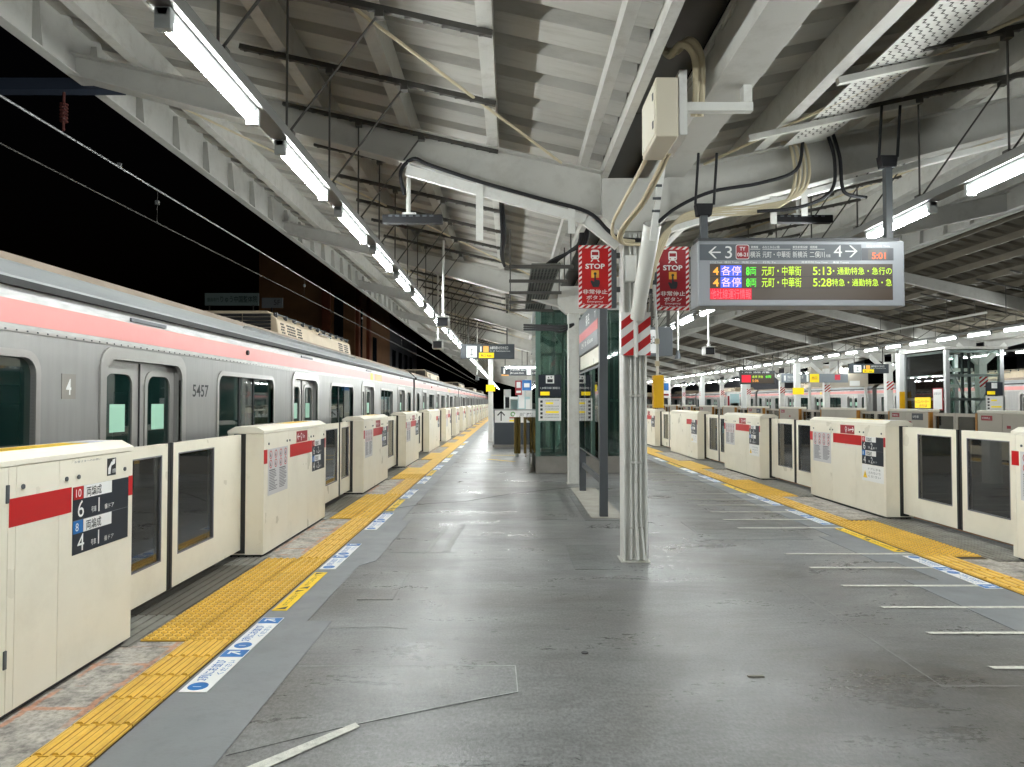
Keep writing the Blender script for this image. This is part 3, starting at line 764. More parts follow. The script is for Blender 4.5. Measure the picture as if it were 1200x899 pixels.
# ================================================================== TRAIN CARS
CARL = 19.5
def holes_wall(face, mb, a0, a1, b0, b1, holes, c):
    xs = sorted({a0, a1, *[v for q in holes for v in q[:2]]}); ys = sorted({b0, b1, *[v for q in holes for v in q[2:]]})
    for i in range(len(xs) - 1):
        for j in range(len(ys) - 1):
            cx = (xs[i] + xs[i + 1]) / 2; cy = (ys[j] + ys[j + 1]) / 2
            if any(q[0] < cx < q[1] and q[2] < cy < q[3] for q in holes): continue
            mb.quad(face.p(xs[i], ys[j], c), face.p(xs[i + 1], ys[j], c), face.p(xs[i + 1], ys[j + 1], c), face.p(xs[i], ys[j + 1], c))
def car_template():
    t = empty('train_car'); F = Face((0, 0, 0), (0, 1, 0), (0, 0, 1)); W = 2.8
    doors = [2.58 + 4.82 * k for k in range(4)]
    wins = [(.48, 1.12)] + [(doors[k] + 1.52, doors[k + 1] - 1.52) for k in range(3)] + [(CARL - 1.30, CARL - .55)]
    dh = [(d - .64, d + .64, -.02, 1.89) for d in doors]; wh = [(a, b, .78, 1.84) for a, b in wins]
    mb = MB(); holes_wall(F, mb, 0, CARL, -.35, 2.00, dh + wh, 0)
    for (a, b, c, d) in dh + wh:                     # reveals
        for (p, q) in (((a, c), (b, c)), ((b, c), (b, d)), ((b, d), (a, d)), ((a, d), (a, c))):
            mb.quad(F.p(*p, 0), F.p(*q, 0), F.p(*q, -.10), F.p(*p, -.10))
    for yy in (0, CARL): mb.quad((0, yy, -.35), (-W, yy, -.35), (-W, yy, 2.4), (0, yy, 2.4))
    body = mb.build('body_side', STEEL, t)
    F.rect('letter_board', STEEL3, t, 0, CARL, 2.0, 2.30, -.02, .004)
    pk = F.rect('pink_band', PINK, t, 0, CARL, 2.05, 2.205, .004, .007)
    F.rect('orange_band', ORANGE_AD, pk, 13.0, 13.85, 2.052, 2.203, .007, .009)
    F.rect('yellow_pictogram', YELP, pk, 12.45, 12.72, 2.052, 2.203, .007, .009)
    F.rect('rivet_rail', STEEL2, t, 0, CARL, 2.0, 2.022, .004, .010)
    rv = MB()
    for k in range(190): yy = .1 + k * .102; rv.box(.010, .014, yy, yy + .012, 2.006, 2.016)
    tag(rv.build('rivets', DGREY, t), kind='stuff')
    prof = [(.03, 2.29), (.035, 2.325), (.01, 2.335), (-.015, 2.365), (-.03, 2.40)]
    mb = MB()
    P2 = [(0, 2.285), (.05, 2.285), (.055, 2.335), (.0, 2.345)]
    mb.prism(P2, lambda q, k: (q[0], CARL if k else 0, q[1])); mb.build('gutter', BLACK, t)  # black colour also carries the shadow line at the gutter lip
    mb = MB(); prof = [(.056, 2.33), (.056, 2.345), (.0, 2.39), (-.06, 2.455), (-.10, 2.475)]
    for a, b in zip(prof[:-1], prof[1:]): mb.quad((a[0], 0, a[1]), (a[0], CARL, a[1]), (b[0], CARL, b[1]), (b[0], 0, b[1]))
    sh = mb.build('roof_shoulder', ROOFM, t, smooth=True)
    sp = MB().bar((-.045, 4.9, 2.435), (-.045, 11.0, 2.435), .02, .09, up=(.7, 0, .7)).build('roof_splash_plate', STEEL3, t)
    mb = MB(); prof = [(-.10, 2.475), (-.16, 2.54), (-.30, 2.575), (-.7, 2.63), (-1.4, 2.66), (-2.1, 2.63), (-2.7, 2.5), (-2.8, 2.3)]
    for a, b in zip(prof[:-1], prof[1:]): mb.quad((a[0], 0, a[1]), (a[0], CARL, a[1]), (b[0], CARL, b[1]), (b[0], 0, b[1]))
    mb.build('roof', ROOFT, t, smooth=True)
    # doors: two leaves each, rounded windows
    for d in doors:
        mb = MB(); frame_ring(F, mb, rrect(d - .72, d + .72, -.2, 1.985, .16), rrect(d - .64, d + .64, -.15, 1.89, .13), -.02, .014)
        po = mb.build('door_portal', STEEL2, t, smooth=True)
        for s in (-1, 1):
            a0, a1 = (d - .64, d - .008) if s < 0 else (d + .008, d + .64)
            w0, w1 = (d - .54, d - .13) if s < 0 else (d + .13, d + .54)
            mb = MB(); holes_wall(F, mb, a0, a1, -.02, 1.89, [(w0, w1, .72, 1.78)], -.07)
            mb.box(-.09, -.0705, a0, a0 + .01, 0, 1.89)
            dl = mb.build('door', STEEL2, t)
            mb = MB(); frame_ring(F, mb, rrect(w0 - .045, w1 + .045, .68, 1.825, .12), rrect(w0, w1, .72, 1.78, .10), -.075, -.058)
            mb.build('window_frame', STEEL2, dl, smooth=True)
            MB().poly([F.p(*q, -.072) for q in rrect(w0 - .01, w1 + .01, .71, 1.79, .105)]).build('pane', TRAINGLASS, dl)
            F.rect('sticker', MINT, dl, w0 + .09, w1 - .09, 1.30, 1.53, -.071, -.0695)
        MB().box(-.075, -.062, d - .008, d + .008, 0, 1.88).build('door_seal', BLACK, t)
    for (a, b) in wins:
        wb = MB(); frame_ring(F, wb, rrect(a - .05, b + .05, .73, 1.89, .15), rrect(a, b, .78, 1.84, .11), -.03, .010)
        wf = wb.build('window', STEEL2, t, smooth=True)
        MB().quad(*[F.p(*q, -.03) for q in ((a, .78), (b, .78), (b, 1.84), (a, 1.84))]).build('pane', TRAINGLASS, wf)
        if b - a > 1.2:
            MB().box(-.06, -.02, a + (b - a) * .36, a + (b - a) * .36 + .05, .78, 1.84).build('window_post', BLACK, wf)
            MB().box(-.06, -.02, a + (b - a) * .62, a + (b - a) * .62 + .025, .78, 1.84).build('window_post', BLACK, wf)
    # interior
    mb = MB(); FB = Face((-2.7, 0, 0), (0, 1, 0), (0, 0, 1))
    holes_wall(FB, mb, .05, CARL - .05, 0, 2.15, [(a, b, .85, 1.75) for a, b in wins] + [(d - .5, d - .1, .8, 1.7) for d in doors] + [(d + .1, d + .5, .8, 1.7) for d in doors], 0)
    mb.quad((-.11, .05, 2.15), (-.11, CARL - .05, 2.15), (-2.7, CARL - .05, 2.15), (-2.7, .05, 2.15))
    mb.build('interior_wall', INTER, t)
    MB().quad((-.11, .05, -.01), (-.11, CARL - .05, -.01), (-2.7, CARL - .05, -.01), (-2.7, .05, -.01)).build('interior_floor', INTFLOOR, t)
    for k in range(3):
        for xa, xb in ((-.12, -.55), (-2.25, -2.68)):
            a = doors[k] + .95; b = doors[k + 1] - .95
            m_ = MB(); m_.box(xa, xb, a, b, .30, .45); m_.box(xb - .08 if xb < -2 else xa - .06, xb if xb < -2 else xa, a, b, .45, .85); m_.build('bench_seat', SEATM, t)
            mp_ = MB(); mp_.tube([(xb if xb > -2 else xa, a, .45), (xb if xb > -2 else xa, a, 2.1)], .016, 6); mp_.build('grab_pole', STEEL2, t)
    # roof air conditioner
    mb = MB(); pr = [(-.42, 2.55), (-.46, 2.84), (-.62, 2.97), (-2.2, 2.97), (-2.36, 2.84), (-2.4, 2.55)]
    mb.prism(pr, lambda q, k: (q[0], 12.4 if k else 7.4, q[1])); ac = mb.build('air_conditioner', ACM, t, bevel=.02)
    for y0, y1 in ((7.55, 7.75), (7.85, 8.35), (8.4, 8.75), (11.3, 11.75), (11.8, 12.25)):
        mg = MB()
        for r_ in range(5):
            z0 = 2.60 + r_ * .045
            for q in range(int((y1 - y0) / .09)): mg.bar((-.42 - (z0 - 2.55) * .14, y0 + q * .09 + (r_ % 2) * .03, z0), (-.42 - (z0 - 2.55) * .14, y0 + q * .09 + .055 + (r_ % 2) * .03, z0), .016, .026)
        mg.build('vent_grille', BLACK, ac)
    for q in range(3):
        mg = MB()
        for r_ in range(6): mg.box(-.55 - .45 * q, -.98 - .45 * q, 7.37, 7.402, 2.60 + r_ * .055, 2.645 + r_ * .055)  # black louvres enlarged, their colour puts the end face in shade
        mg.build('end_louvre_shade', BLACK, ac)
    mg = MB(); mg.tube([(-.50, 7.4, 2.93), (-.50, 12.4, 2.93)], .012, 6)
    for q in range(11): mg.box(-.53, -.47, 7.45 + q * .48, 7.47 + q * .48, 2.87, 2.95)
    mg.build('hand_rail', DGREY, ac)
    MB().tube(spline([(-.40, 9.6, 2.80), (-.38, 9.65, 2.82), (-.38, 10.4, 2.82), (-.40, 10.45, 2.80)]), .012, 6).build('cover_handle', DGREY, ac)
    # small side lamp, number plates
    MB().tube([(.005, 4.9, 2.14), (.03, 4.9, 2.14)], .03, 10).build('side_lamp', BLACK, t)
    for d in doors: F.rect('door_lamp', DGREY, t, d - .3, d + .3, 2.22, 2.25, .004, .02)
    # under-floor skirt
    MB().box(-2.7, -.12, .6, CARL - .6, -1.0, -.36).build('underframe', DARKM, t)
    return t, F
CT, CF = car_template()
def car(x, y, rz, label, number=None, plate=None, group='silver train cars with pink band at the left platform'):
    c = copy_tree(CT); c.location = (x, y, 0); c.rotation_euler = (0, 0, rz); tag(c, label, 'train car', group)
    if plate:
        pl = CF.rect('car_plate', mat('plate_steel', srgb(150, 146, 138), .4, metal=.4), c, 1.40, 1.56, 1.57, 1.75, .0, .004)
        CF.text('lettering', WHITE, pl, plate, 1.445, 1.60, .115, .06, c=.0055, bold=.015)
    if number: CF.text('number_lettering', INK, c, number, 3.47, 1.60, .125, .37, c=.002, bold=.012)
    return c
YC = 3.62
for i in range(5):
    lab = ['nearest silver train car numbered 5457 with pink band at left gates', 'second silver car of the left train, behind car 5457',
           'third silver car of the left train, partly hidden by gates', 'fourth silver car of the left train, far along the platform', 'farthest silver car of the left train at the vanishing end'][i]
    car(-3.17, YC + 20.0 * i, 0, lab, '5457' if i == 0 else ['5557', '5657', '5757', '5857'][i - 1], str(4 + i))
for i in range(5):
    lab = ['nearest silver car of the far right train behind the glass elevator', 'second silver car of the far right train with pink band', 'third silver car of the far right train', 'fourth silver car of the far right train, small in the distance', 'farthest silver car of the far right train'][i]
    car(21.3, 41.2 + 20.0 * i, math.pi, lab, None, '1' if i else '2', 'silver train cars beyond the far platform')
    if False: pass
for c in list(CT.children_recursive) + [CT]: bpy.data.objects.remove(c)
for i in range(5):      # gangway bellows between the cars on the left
    if i: 
        b = MB().box(-5.2, -4.0, YC + 20 * i - .52, YC + 20 * i + .02, -.2, 2.2).build('gangway_bellows', BLACK)
        tag(b, 'black bellows joining the %s and %s cars of the left train' % (ordinal(i), ordinal(i + 1)), 'gangway', 'gangway bellows of the left train')
# ================================================================== CANOPY OVER OUR PLATFORM
X0 = 1.22
def zl(x): return 3.75 + .225 * (X0 - x)
def zr(x): return 3.75 + .218 * (x - X0)
XEL, XER = -4.36, 9.55
RY = [7.0 + 6.5 * k for k in range(-2, 14)]
canopy = empty('platform_canopy', (X0, 7.0, 0)); tag(canopy, 'pale steel butterfly canopy with ribbed deck over the near platform', 'canopy')
def cb(mb, name, m, parent=canopy, **k):      # build in world numbers under the canopy root
    base = Vector((X0, 7.0, 0)) if parent is canopy else Vector((0, 0, 0))
    mb.v = [tuple(Vector(v) - base) for v in mb.v]; return mb.build(name, m, parent, **k)

def rafter_mb(left):
    mb = MB()
    if left: pts = [(.90, 3.37, zl(.9)), (-1.65, 4.08, zl(-1.65)), (-4.33, 4.78, zl(-4.33))]
    else: pts = [(1.55, 3.37, zr(1.55)), (2.0, 3.45, zr(2.0)), (5.06, 4.25, zr(5.06)), (9.52, 5.20, zr(9.52))]
    for a, b in zip(pts[:-1], pts[1:]):
        mb.prism([(a[0], a[1]), (b[0], b[1]), (b[0], b[2]), (a[0], a[2])], lambda q, t: (q[0], .006 if t else -.006, q[1]))
        mb.bar((a[0], 0, a[1]), (b[0], 0, b[1]), .19, .016); mb.bar((a[0], 0, a[2] - .008), (b[0], 0, b[2] - .008), .19, .014)
    return mb
rl = rafter_mb(True); rr_ = rafter_mb(False)
hub = MB(); hub.prism([(.90, 3.37), (1.06, 3.22), (1.38, 3.22), (1.55, 3.37), (1.55, 3.74), (.90, 3.74)], lambda q, t: (q[0], .105 if t else -.105, q[1]))
for mbx, nm in ((rl, 'rafter'), (rr_, 'rafter'), (hub, 'rafter_knuckle')):
    mbx.v = [(v[0] - X0, v[1], v[2]) for v in mbx.v]; o0 = mbx.build(nm, PALE2, canopy, bevel=0)
    for k, yy in enumerate(RY):
        o = o0 if k == 0 else o0.copy()
        if k: col.objects.link(o); o.parent = canopy
        o.location = (0, yy - 7.0, 0)
cb(MB().box(.68, .76, YB + 1, YE - .5, zl(.72) + .002, zl(.72) + .12), 'purlin', PALE)
for x in (-.17, -1.03, -1.90, -2.80, -3.65): cb(MB().box(x - .055, x + .05, YB + 1, YE - .5, zl(x) + .002, zl(x) + .29), 'purlin', PALE)
for x in (2.45, 3.40, 4.35, 5.35, 6.35, 7.35, 8.35, 9.2): cb(MB().box(x - .05, x + .055, YB + 1, YE - .5, zr(x) + .002, zr(x) + .29), 'purlin', PALE)
cb(MB().box(.915, .985, YB + 1, YE - .5, 3.81, 3.93), 'purlin', PALE)
sp_ = MB(); sp_.box(1.46, 1.475, YB + 1, YE - .5, 3.80, 4.15); sp_.box(1.44, 1.72, YB + 1, YE - .5, 3.78, 3.798); sp_.box(1.44, 1.55, YB + 1, YE - .5, 4.152, 4.17)
sp_.box(1.70, 1.72, YB + 1, YE - .5, 3.80, 4.0)
cb(sp_, 'valley_beam', PALE2)
GUT = mat('gutter_dark_sheet', srgb(64, 60, 54), .35, var=.15, scale=3)
for k in range(48): 
    yy = -5.5 + k * 2.0
    if yy < 60: cb(MB().box(.99, 1.455, yy + .01, yy + 1.99, 4.22, 4.25), 'gutter_panel', GUT)
cb(MB().box(.99, 1.455, 60.5, YE - .5, 4.22, 4.25), 'gutter_panel', GUT)
# ribbed deck, one panel per rib
def deck_mb(left, y0=0.0, n=1, hi=.085):
    mb = MB(); prof = []
    for k in range(n): b = y0 + k * .5; prof += [(b, 0), (b + .30, 0), (b + .345, hi), (b + .455, hi)]
    prof.append((y0 + n * .5, 0))
    if left: xs = [(.99, zl(.99) + .30), (-4.40, zl(-4.40) + .30)]
    else: xs = [(1.45, zr(1.45) + .30), (9.60, zr(9.60) + .30)]
    for (a, za), (b, zb) in zip(prof[:-1], prof[1:]):
        mb.quad((xs[0][0], a, xs[0][1] + za), (xs[1][0], a, xs[1][1] + za), (xs[1][0], b, xs[1][1] + zb), (xs[0][0], b, xs[0][1] + zb))
    return mb
for left in (True, False):
    mbd = deck_mb(left); mbd.v = [(v[0] - X0, v[1], v[2]) for v in mbd.v]; d0 = mbd.build('deck_panel', DECK, canopy)
    for k in range(118):
        o = d0 if k == 0 else d0.copy()
        if k: col.objects.link(o); o.parent = canopy
        o.location = (0, -6.0 + .5 * k - 7.0, 0)
    mbd = deck_mb(left, 53.0, 88); tag(cb(mbd, 'deck_sheet', DECK), kind='stuff')
# eaves
cb(MB().box(XEL - .02, XEL, YB + 1, YE - .5, 4.78, 5.36).box(XEL, XEL + .10, YB + 1, YE - .5, 4.775, 4.79), 'fascia', PALE2)
cb(MB().box(XER, XER + .02, YB + 1, YE - .5, 5.18, 5.78).box(XER - .11, XER, YB + 1, YE - .5, 5.175, 5.19), 'fascia', PALE2)
for xx, zz, s in ((XEL, 4.79, 1), (XER, 5.19, -1)):
    g0 = None
    for k in range(30):
        yy = 3.7 + k * .9
        if g0 is None:
            mb = MB(); mb.prism([(0, 0), (s * .10, 0), (s * .06, .45), (0, .45)], lambda q, t: (q[0], .004 if t else -.004, q[1])); g0 = mb.build('fascia_gusset', PALE2, canopy); o = g0
        else: o = g0.copy(); col.objects.link(o); o.parent = canopy
        o.location = (xx - X0, yy - 7.0, zz)
# slender bracing rods in the roof plane
for yb_ in RY[1:9]:
    a, b = (-4.2, yb_ + .1), (.5, yb_ + 6.4)
    cb(MB().tube([(a[0], a[1], zl(a[0]) - .02), (b[0], b[1], zl(b[0]) - .02)], .013, 6), 'bracing_rod', CONDUIT)
    a, b = (7.2, yb_ + .1), (1.9, yb_ + 6.4)
    cb(MB().tube([(a[0], a[1], zr(a[0]) - .02), (b[0], b[1], zr(b[0]) - .02)], .013, 6), 'bracing_rod', CONDUIT)
# strut channels under the purlins
def strut(xa, xb, yy, f):
    mb = MB(); mb.bar((xa, yy, f(xa) - .025), (xb, yy, f(xb) - .025), .042, .04)
    for k in range(int(abs(xb - xa) / .12)):
        x = xa + (xb - xa) * (k + .5) / int(abs(xb - xa) / .12); mb.box(x - .03, x + .03, yy - .012, yy + .012, f(x) - .05, f(x) - .044)
    return cb(mb, 'strut_channel', STRUT)
SY = [3.6 + 1.12 * k for k in range(34)]
for yy in SY:
    strut(-2.25, -.12, yy, zl); strut(3.0, 5.3, yy + .35, zr)

# perforated ceiling tray and small white angles on the right wing
tr = MB(); xa, xb = 2.66, 3.12
tr.prism([(xa, zr(xa) - .03), (xb, zr(xb) - .03), (xb, zr(xb) - .022), (xa, zr(xa) - .022)], lambda q, t: (q[0], 6.85 if t else 2.2, q[1]))
trb = MB()
for i in range(48):
    for j in range(6):
        x = xa + .05 + j * .07; y_ = 2.6 + i * .085; z = zr(x) - .0325
        trb.box(x - .018, x + .006, y_, y_ + .007, z - .002, z); trb.box(x, x + .006, y_ + .007, y_ + .04, z - .002, z); trb.box(x, x + .024, y_ + .04, y_ + .047, z - .002, z)
t_ = empty('perforated_cable_tray', (2.9, 4.5, 4.1)); tag(t_, 'pale perforated cable tray under the right roof wing', 'cable tray')
def cw(mb, name, m, root, **k):
    b = Vector(root.location); mb.v = [tuple(Vector(v) - b) for v in mb.v]; return mb.build(name, m, root, **k)
cw(tr, 'tray_plate', PALE, t_); tag(cw(trb, 'perforation', STRUT, t_), kind='stuff')
for y_, xa_, xb_ in ((5.25, 2.45, 3.65), (6.2, 2.1, 3.6)):
    cb(MB().bar((xa_, y_, zr(xa_) - .07), (xb_, y_, zr(xb_) - .07), .05, .05), 'angle_bar', PALE)

# ================================================================== LIGHTS
def lamp_row(x, z, ys, pre, grp, f=None, duct=True, dname='lamp duct'):
    h0 = None
    for k, yy in enumerate(ys):
        t = empty('tube_light', (x, yy, z))
        tag(t, '%s tube light %s' % (ordinal(k + 1), pre), 'tube light', grp)
        if h0 is None:
            mb = MB(); mb.prism([(-.022, .046), (-.032, .085), (.032, .085), (.022, .046)], lambda q, t_: (q[0], 1.10 if t_ else 0, q[1]))
            a = mb.build('lamp_housing', LIGHTHOUSE, t, bevel=.004)
            b = MB().box(-.036, .036, 0, .04, -.012, .084).build('end_cap', LIGHTHOUSE, t, bevel=.004); b2 = MB().box(-.036, .036, 1.06, 1.10, -.012, .084).build('end_cap', LIGHTHOUSE, t, bevel=.004)
            mb = MB(); n = 12
            pr = [(.026 * math.cos(R(50 - 280 * q / n)), .022 + .026 * math.sin(R(50 - 280 * q / n))) for q in range(n + 1)][::-1]
            mb.prism(pr, lambda q, t_: (q[0], 1.06 if t_ else .04, q[1])); c = mb.build('tube', TUBE, t)
            h0 = (a, b, b2, c)
        else:
            for q in h0:
                o = q.copy(); col.objects.link(o); o.parent = t
rowL = [3.02 + 1.56 * k for k in range(-4, 58)]; rowR = [2.87 + 1.56 * k for k in range(-3, 58)]
lamp_row(-1.50, 3.17, [y for y in rowL if y > 0], 'from the camera in the left row', 'tube lights in the left row')
lamp_row(3.60, 3.17, [y for y in rowR if y > 0], 'from the camera in the right row', 'tube lights in the right row')
lamp_row(-1.50, 3.17, [y for y in rowL if y < 0], 'behind the camera in the left row', 'tube lights behind the camera on the left')
lamp_row(3.60, 3.17, [y for y in rowR if y < 0], 'behind the camera in the right row', 'tube lights behind the camera on the right')
lamp_row(14.6, 3.62, [13.2 + 1.65 * k for k in range(0, 44)], 'in the near row of the far platform', 'tube lights in the near row of the far platform')
lamp_row(19.8, 3.45, [20.0 + 1.65 * k for k in range(0, 40)], 'in the back row of the far platform', 'tube lights in the back row of the far platform')
for x, dx, f, nm, off in ((-1.5, .62, zl, 'left', 0), (3.6, .75, zr, 'right', .35)):
    d = empty('lamp_duct', (x, 5, 3.26)); tag(d, 'grey lamp duct on dark rods above the %s light row' % nm, 'lamp duct')
    cw(MB().box(x - .06, x + .06, YB + 1, YE - 1, 3.262, 3.33), 'duct_channel', DUCT, d)
    for k, yy in enumerate(SY):
        yy += off
        cw(MB().tube([(x, yy, 3.33), (x, yy, f(x) - .04)], .0085, 5), 'hanger_rod', STRUT, d)
        xb = x + dx
        cw(MB().tube([(x + .02, yy, 3.36), (xb, yy + .0, f(xb) - .05)], .0085, 5), 'hanger_rod', STRUT, d)
        if k < 12:
            cw(MB().box(x - .03, x + .05, yy - .03, yy + .03, 3.33, 3.365), 'rod_clamp', STRUT, d)
            cw(MB().box(xb - .03, xb + .03, yy - .03, yy + .03, f(xb) - .09, f(xb) - .045), 'rod_clamp', STRUT, d)
            cw(MB().box(x - .03, x + .03, yy - .03, yy + .03, f(x) - .09, f(x) - .045), 'rod_clamp', STRUT, d)

# ================================================================== PILLARS
def pillar(yy, label):
    p = empty('steel_pillar', (1.21, yy, 0)); tag(p, label, 'pillar', 'steel canopy pillars along the platform')
    top = 3.23
    for s in (-1, 1): MB().box(s * .098, s * .115, -.12, .12, 0, top).build('flange', WPOST, p, bevel=.003)
    MB().box(-.097, .097, -.048, -.036, 0, top).build('web', WPOST, p)
    MB().box(-.14, .14, -.14, .14, .002, .014).build('base_plate', PALE, p)
    return p
for k, yy in enumerate(RY[2:14]):
    lab = 'white steel pillar with red striped board and conduits nearest the camera' if k == 0 else 'white steel pillar behind the notice board' if k == 1 else 'white canopy pillar, %s from the camera' % ordinal(k + 1)
    p = pillar(yy, lab)
    if k == 0: P1 = p
for i, (x, y_, r_) in enumerate(((-.035, -.075, .013), (.012, -.078, .017), (.06, -.072, .012))):
    MB().tube([(x + .016 * i - .01, y_ - .04 - .02 * i, .03), (x, y_, .42), (x, y_, 3.2)], r_, 10).build('conduit', WPOST, P1, smooth=True)
for z in (.32, .95, 1.6): MB().box(-.06, .085, -.098, -.090, z, z + .02).build('conduit_clip', PALE, P1)
# striped board
F = Face((1.21 - 1.21, -.135, 0), (1, 0, 0), (0, 0, 1))
F = Face((0, -.135, 0), (1, 0, 0), (0, 0, 1))
st = F.rect('striped_board', WHITE, P1, -.135, .150, 2.0, 2.42, -.012, 0)
def clip_diag(x0, x1, z0, z1, s0, s1, sl):
    """band s0 <= z - sl*x < s1 clipped to the rectangle"""
    poly = [(x0, z0), (x1, z0), (x1, z1), (x0, z1)]
    for sign, c in ((1, s0), (-1, s1)):
        out = []
        for i in range(len(poly)):
            a, b = poly[i], poly[(i + 1) % len(poly)]
            fa = sign * (a[1] - sl * a[0] - c); fb = sign * (b[1] - sl * b[0] - c)
            if fa >= 0: out.append(a)
            if fa * fb < 0: t = fa / (fa - fb); out.append((a[0] + (b[0] - a[0]) * t, a[1] + (b[1] - a[1]) * t))
        poly = out
        if len(poly) < 3: return None
    return poly
for s in (-1, 1):
    x0, x1 = (-.135, -.015) if s < 0 else (.03, .15)
    ps = [clip_diag(x0, x1, 2.0, 2.42, 1.84 + .17 * k, 1.84 + .17 * k + .085, .78) for k in range(-1, 6)]
    F.shape('red_stripe', RED, st, [q for q in ps if q], 0, .0015)
MB().tube([(.005, -.15, 1.98), (.005, -.15, 2.44)], .02, 8).build('conduit', WPOST, P1)
MB().box(-.09, .02, -.13, -.049, 2.72, 2.98).build('junction_box', WPOST, P1, bevel=.01)
# leaning white downpipe sleeve
a = Vector((.015, -.16, 2.36)); b = Vector((.055, -.72, 3.13))
mb = MB(); mb.tube([a, b], .066, 20, cap=False, r2=.078); mb.tube([a, b], .061, 20, cap=False, r2=.073); mb.tube([a, a + (b - a) * .01], .066, 20)
mb.build('downpipe_sleeve', CLEANW, P1, smooth=True)
MB().bar((.05, -.74, 2.98), (.10, -.95, 3.60), .055, .02).build('downpipe_strap', WPOST, P1)
for k in range(3): MB().tube([(.03 , -.83 - .04 * k, 3.22 + .1 * k), (.10, -.83 - .04 * k, 3.22 + .1 * k)], .012, 8).build('bolt', DGREY, P1)
# yellow box on its conduit
MB().tube(spline([(.20, -.02, 3.1), (.215, -.02, 2.6), (.235, -.03, 2.2), (.235, -.03, 1.8)]), .014, 8).build('conduit', WPOST, P1, smooth=True)
for z in (1.9, 2.12): MB().box(.215, .255, -.05, -.01, z, z + .05).build('conduit_clip', CONDUIT, P1)
MB().box(.125, .29, -.03, -.015, 1.6, 1.64).build('box_bracket', PALE, P1)
yb0 = MB().box(.185, .285, -.10, -.012, 1.49, 1.81).build('yellow_box', EMY, P1, bevel=.008)

# STOP flag signs
def stop_sign(x0, x1, yf, z0, z1, label, side):
    t = empty('stop_sign', ((x0 + x1) / 2, yf, z0)); tag(t, label, 'sign', 'red emergency stop button signs on the pillar')
    W = x1 - x0; H = z1 - z0; F = Face((-W / 2, 0, 0), (1, 0, 0), (0, 0, 1))
    body = F.rect('sign_panel', RED if side < 0 else DRED, t, 0, W, 0, H, -.045, 0, bevel=.003)
    bw = .030
    pol = []
    F.shape('border', WHITE, body, [[(0, 0), (W, 0), (W, bw), (0, bw)], [(0, H - bw), (W, H - bw), (W, H), (0, H)], [(0, bw), (bw, bw), (bw, H - bw), (0, H - bw)], [(W - bw, bw), (W, bw), (W, H - bw), (W - bw, H - bw)]], 0, .001)
    for (a0, a1, b0, b1) in ((0, W, 0, bw), (0, W, H - bw, H), (0, bw, bw, H - bw), (W - bw, W, bw, H - bw)):
        for k in range(-8, 24):
            q = clip_diag(a0, a1, b0, b1, k * .05, k * .05 + .026, .8)
            if q: pol.append(q)
    F.shape('border_stripe', RED, body, pol, .001, .002)
    cx = W / 2; tz = H - .165
    F.shape('train_pictogram', WHITE, body, [rrect(cx - .042, cx + .042, tz + .025, tz + .12, .02, 3), [(cx - .045, tz), (cx - .032, tz), (cx - .018, tz + .022), (cx - .032, tz + .022)], [(cx + .032, tz), (cx + .045, tz), (cx + .032, tz + .022), (cx + .018, tz + .022)]], 0, .002)
    F.shape('train_window', DRED, body, [[(cx - .032, tz + .065), (cx + .032, tz + .065), (cx + .032, tz + .098), (cx - .032, tz + .098)], [(cx - .03, tz + .038), (cx - .017, tz + .038), (cx - .017, tz + .048), (cx - .03, tz + .048)], [(cx + .017, tz + .038), (cx + .03, tz + .038), (cx + .03, tz + .048), (cx + .017, tz + .048)]], .002, .003)
    F.text('lettering', WHITE, body, 'STOP', cx, H - .237, .052, W * .60, c=.002, bold=.03, center=True)
    F.rect('button_square', mat('button_orange', srgb(240, 176, 60), .4), body, cx - .038, cx + .038, H - .325, H - .252, 0, .002)
    F.disc('button', INK, body, [(cx, H - .285, .014)], .002, .003)
    hp = [(cx - .008, H - .285), (cx + .006, H - .285), (cx + .008, H - .345), (cx + .045, H - .352), (cx + .046, H - .385), (cx + .034, H - .42), (cx - .022, H - .42), (cx - .048, H - .362), (cx - .038, H - .352), (cx - .010, H - .366)]
    F.shape('hand_pictogram', INK, body, [hp[::-1]], .003, .0045)
    F.text('lettering', WHITE, body, '非常停止', cx, H - .490, .048, W * .76, c=.002, bold=.012, center=True)
    F.text('lettering', WHITE, body, 'ボタン', cx, H - .545, .042, W * .54, c=.002, bold=.012, center=True)
    F.text('lettering', WHITE, body, 'Emergency', cx, H - .580, .026, W * .48, c=.002, center=True)
    F.text('lettering', WHITE, body, 'Train Stop Button', cx, H - .608, .022, W * .76, c=.002, center=True)
    xa = W / 2 if side < 0 else -W / 2
    MB().box(xa, xa + (.05 if side < 0 else -.05), -.02, .05, .0 if side < 0 else .25, H if side < 0 else .45).build('bracket', DGREY, t, bevel=.003)
    for z in (.16, .50): MB().box(xa + (.045 if side < 0 else -.045), xa + (.10 if side < 0 else -.10), -.015, .03, z, z + .05).build('clamp', DARKM, t)
    return t
stop_sign(.685, 1.01, 7.06, 2.487, 3.115, 'red STOP button sign left of the pillar with dark bracket', -1)
stop_sign(1.445, 1.765, 6.98, 2.455, 3.085, 'red STOP button sign between the pillar and departure board', 1)

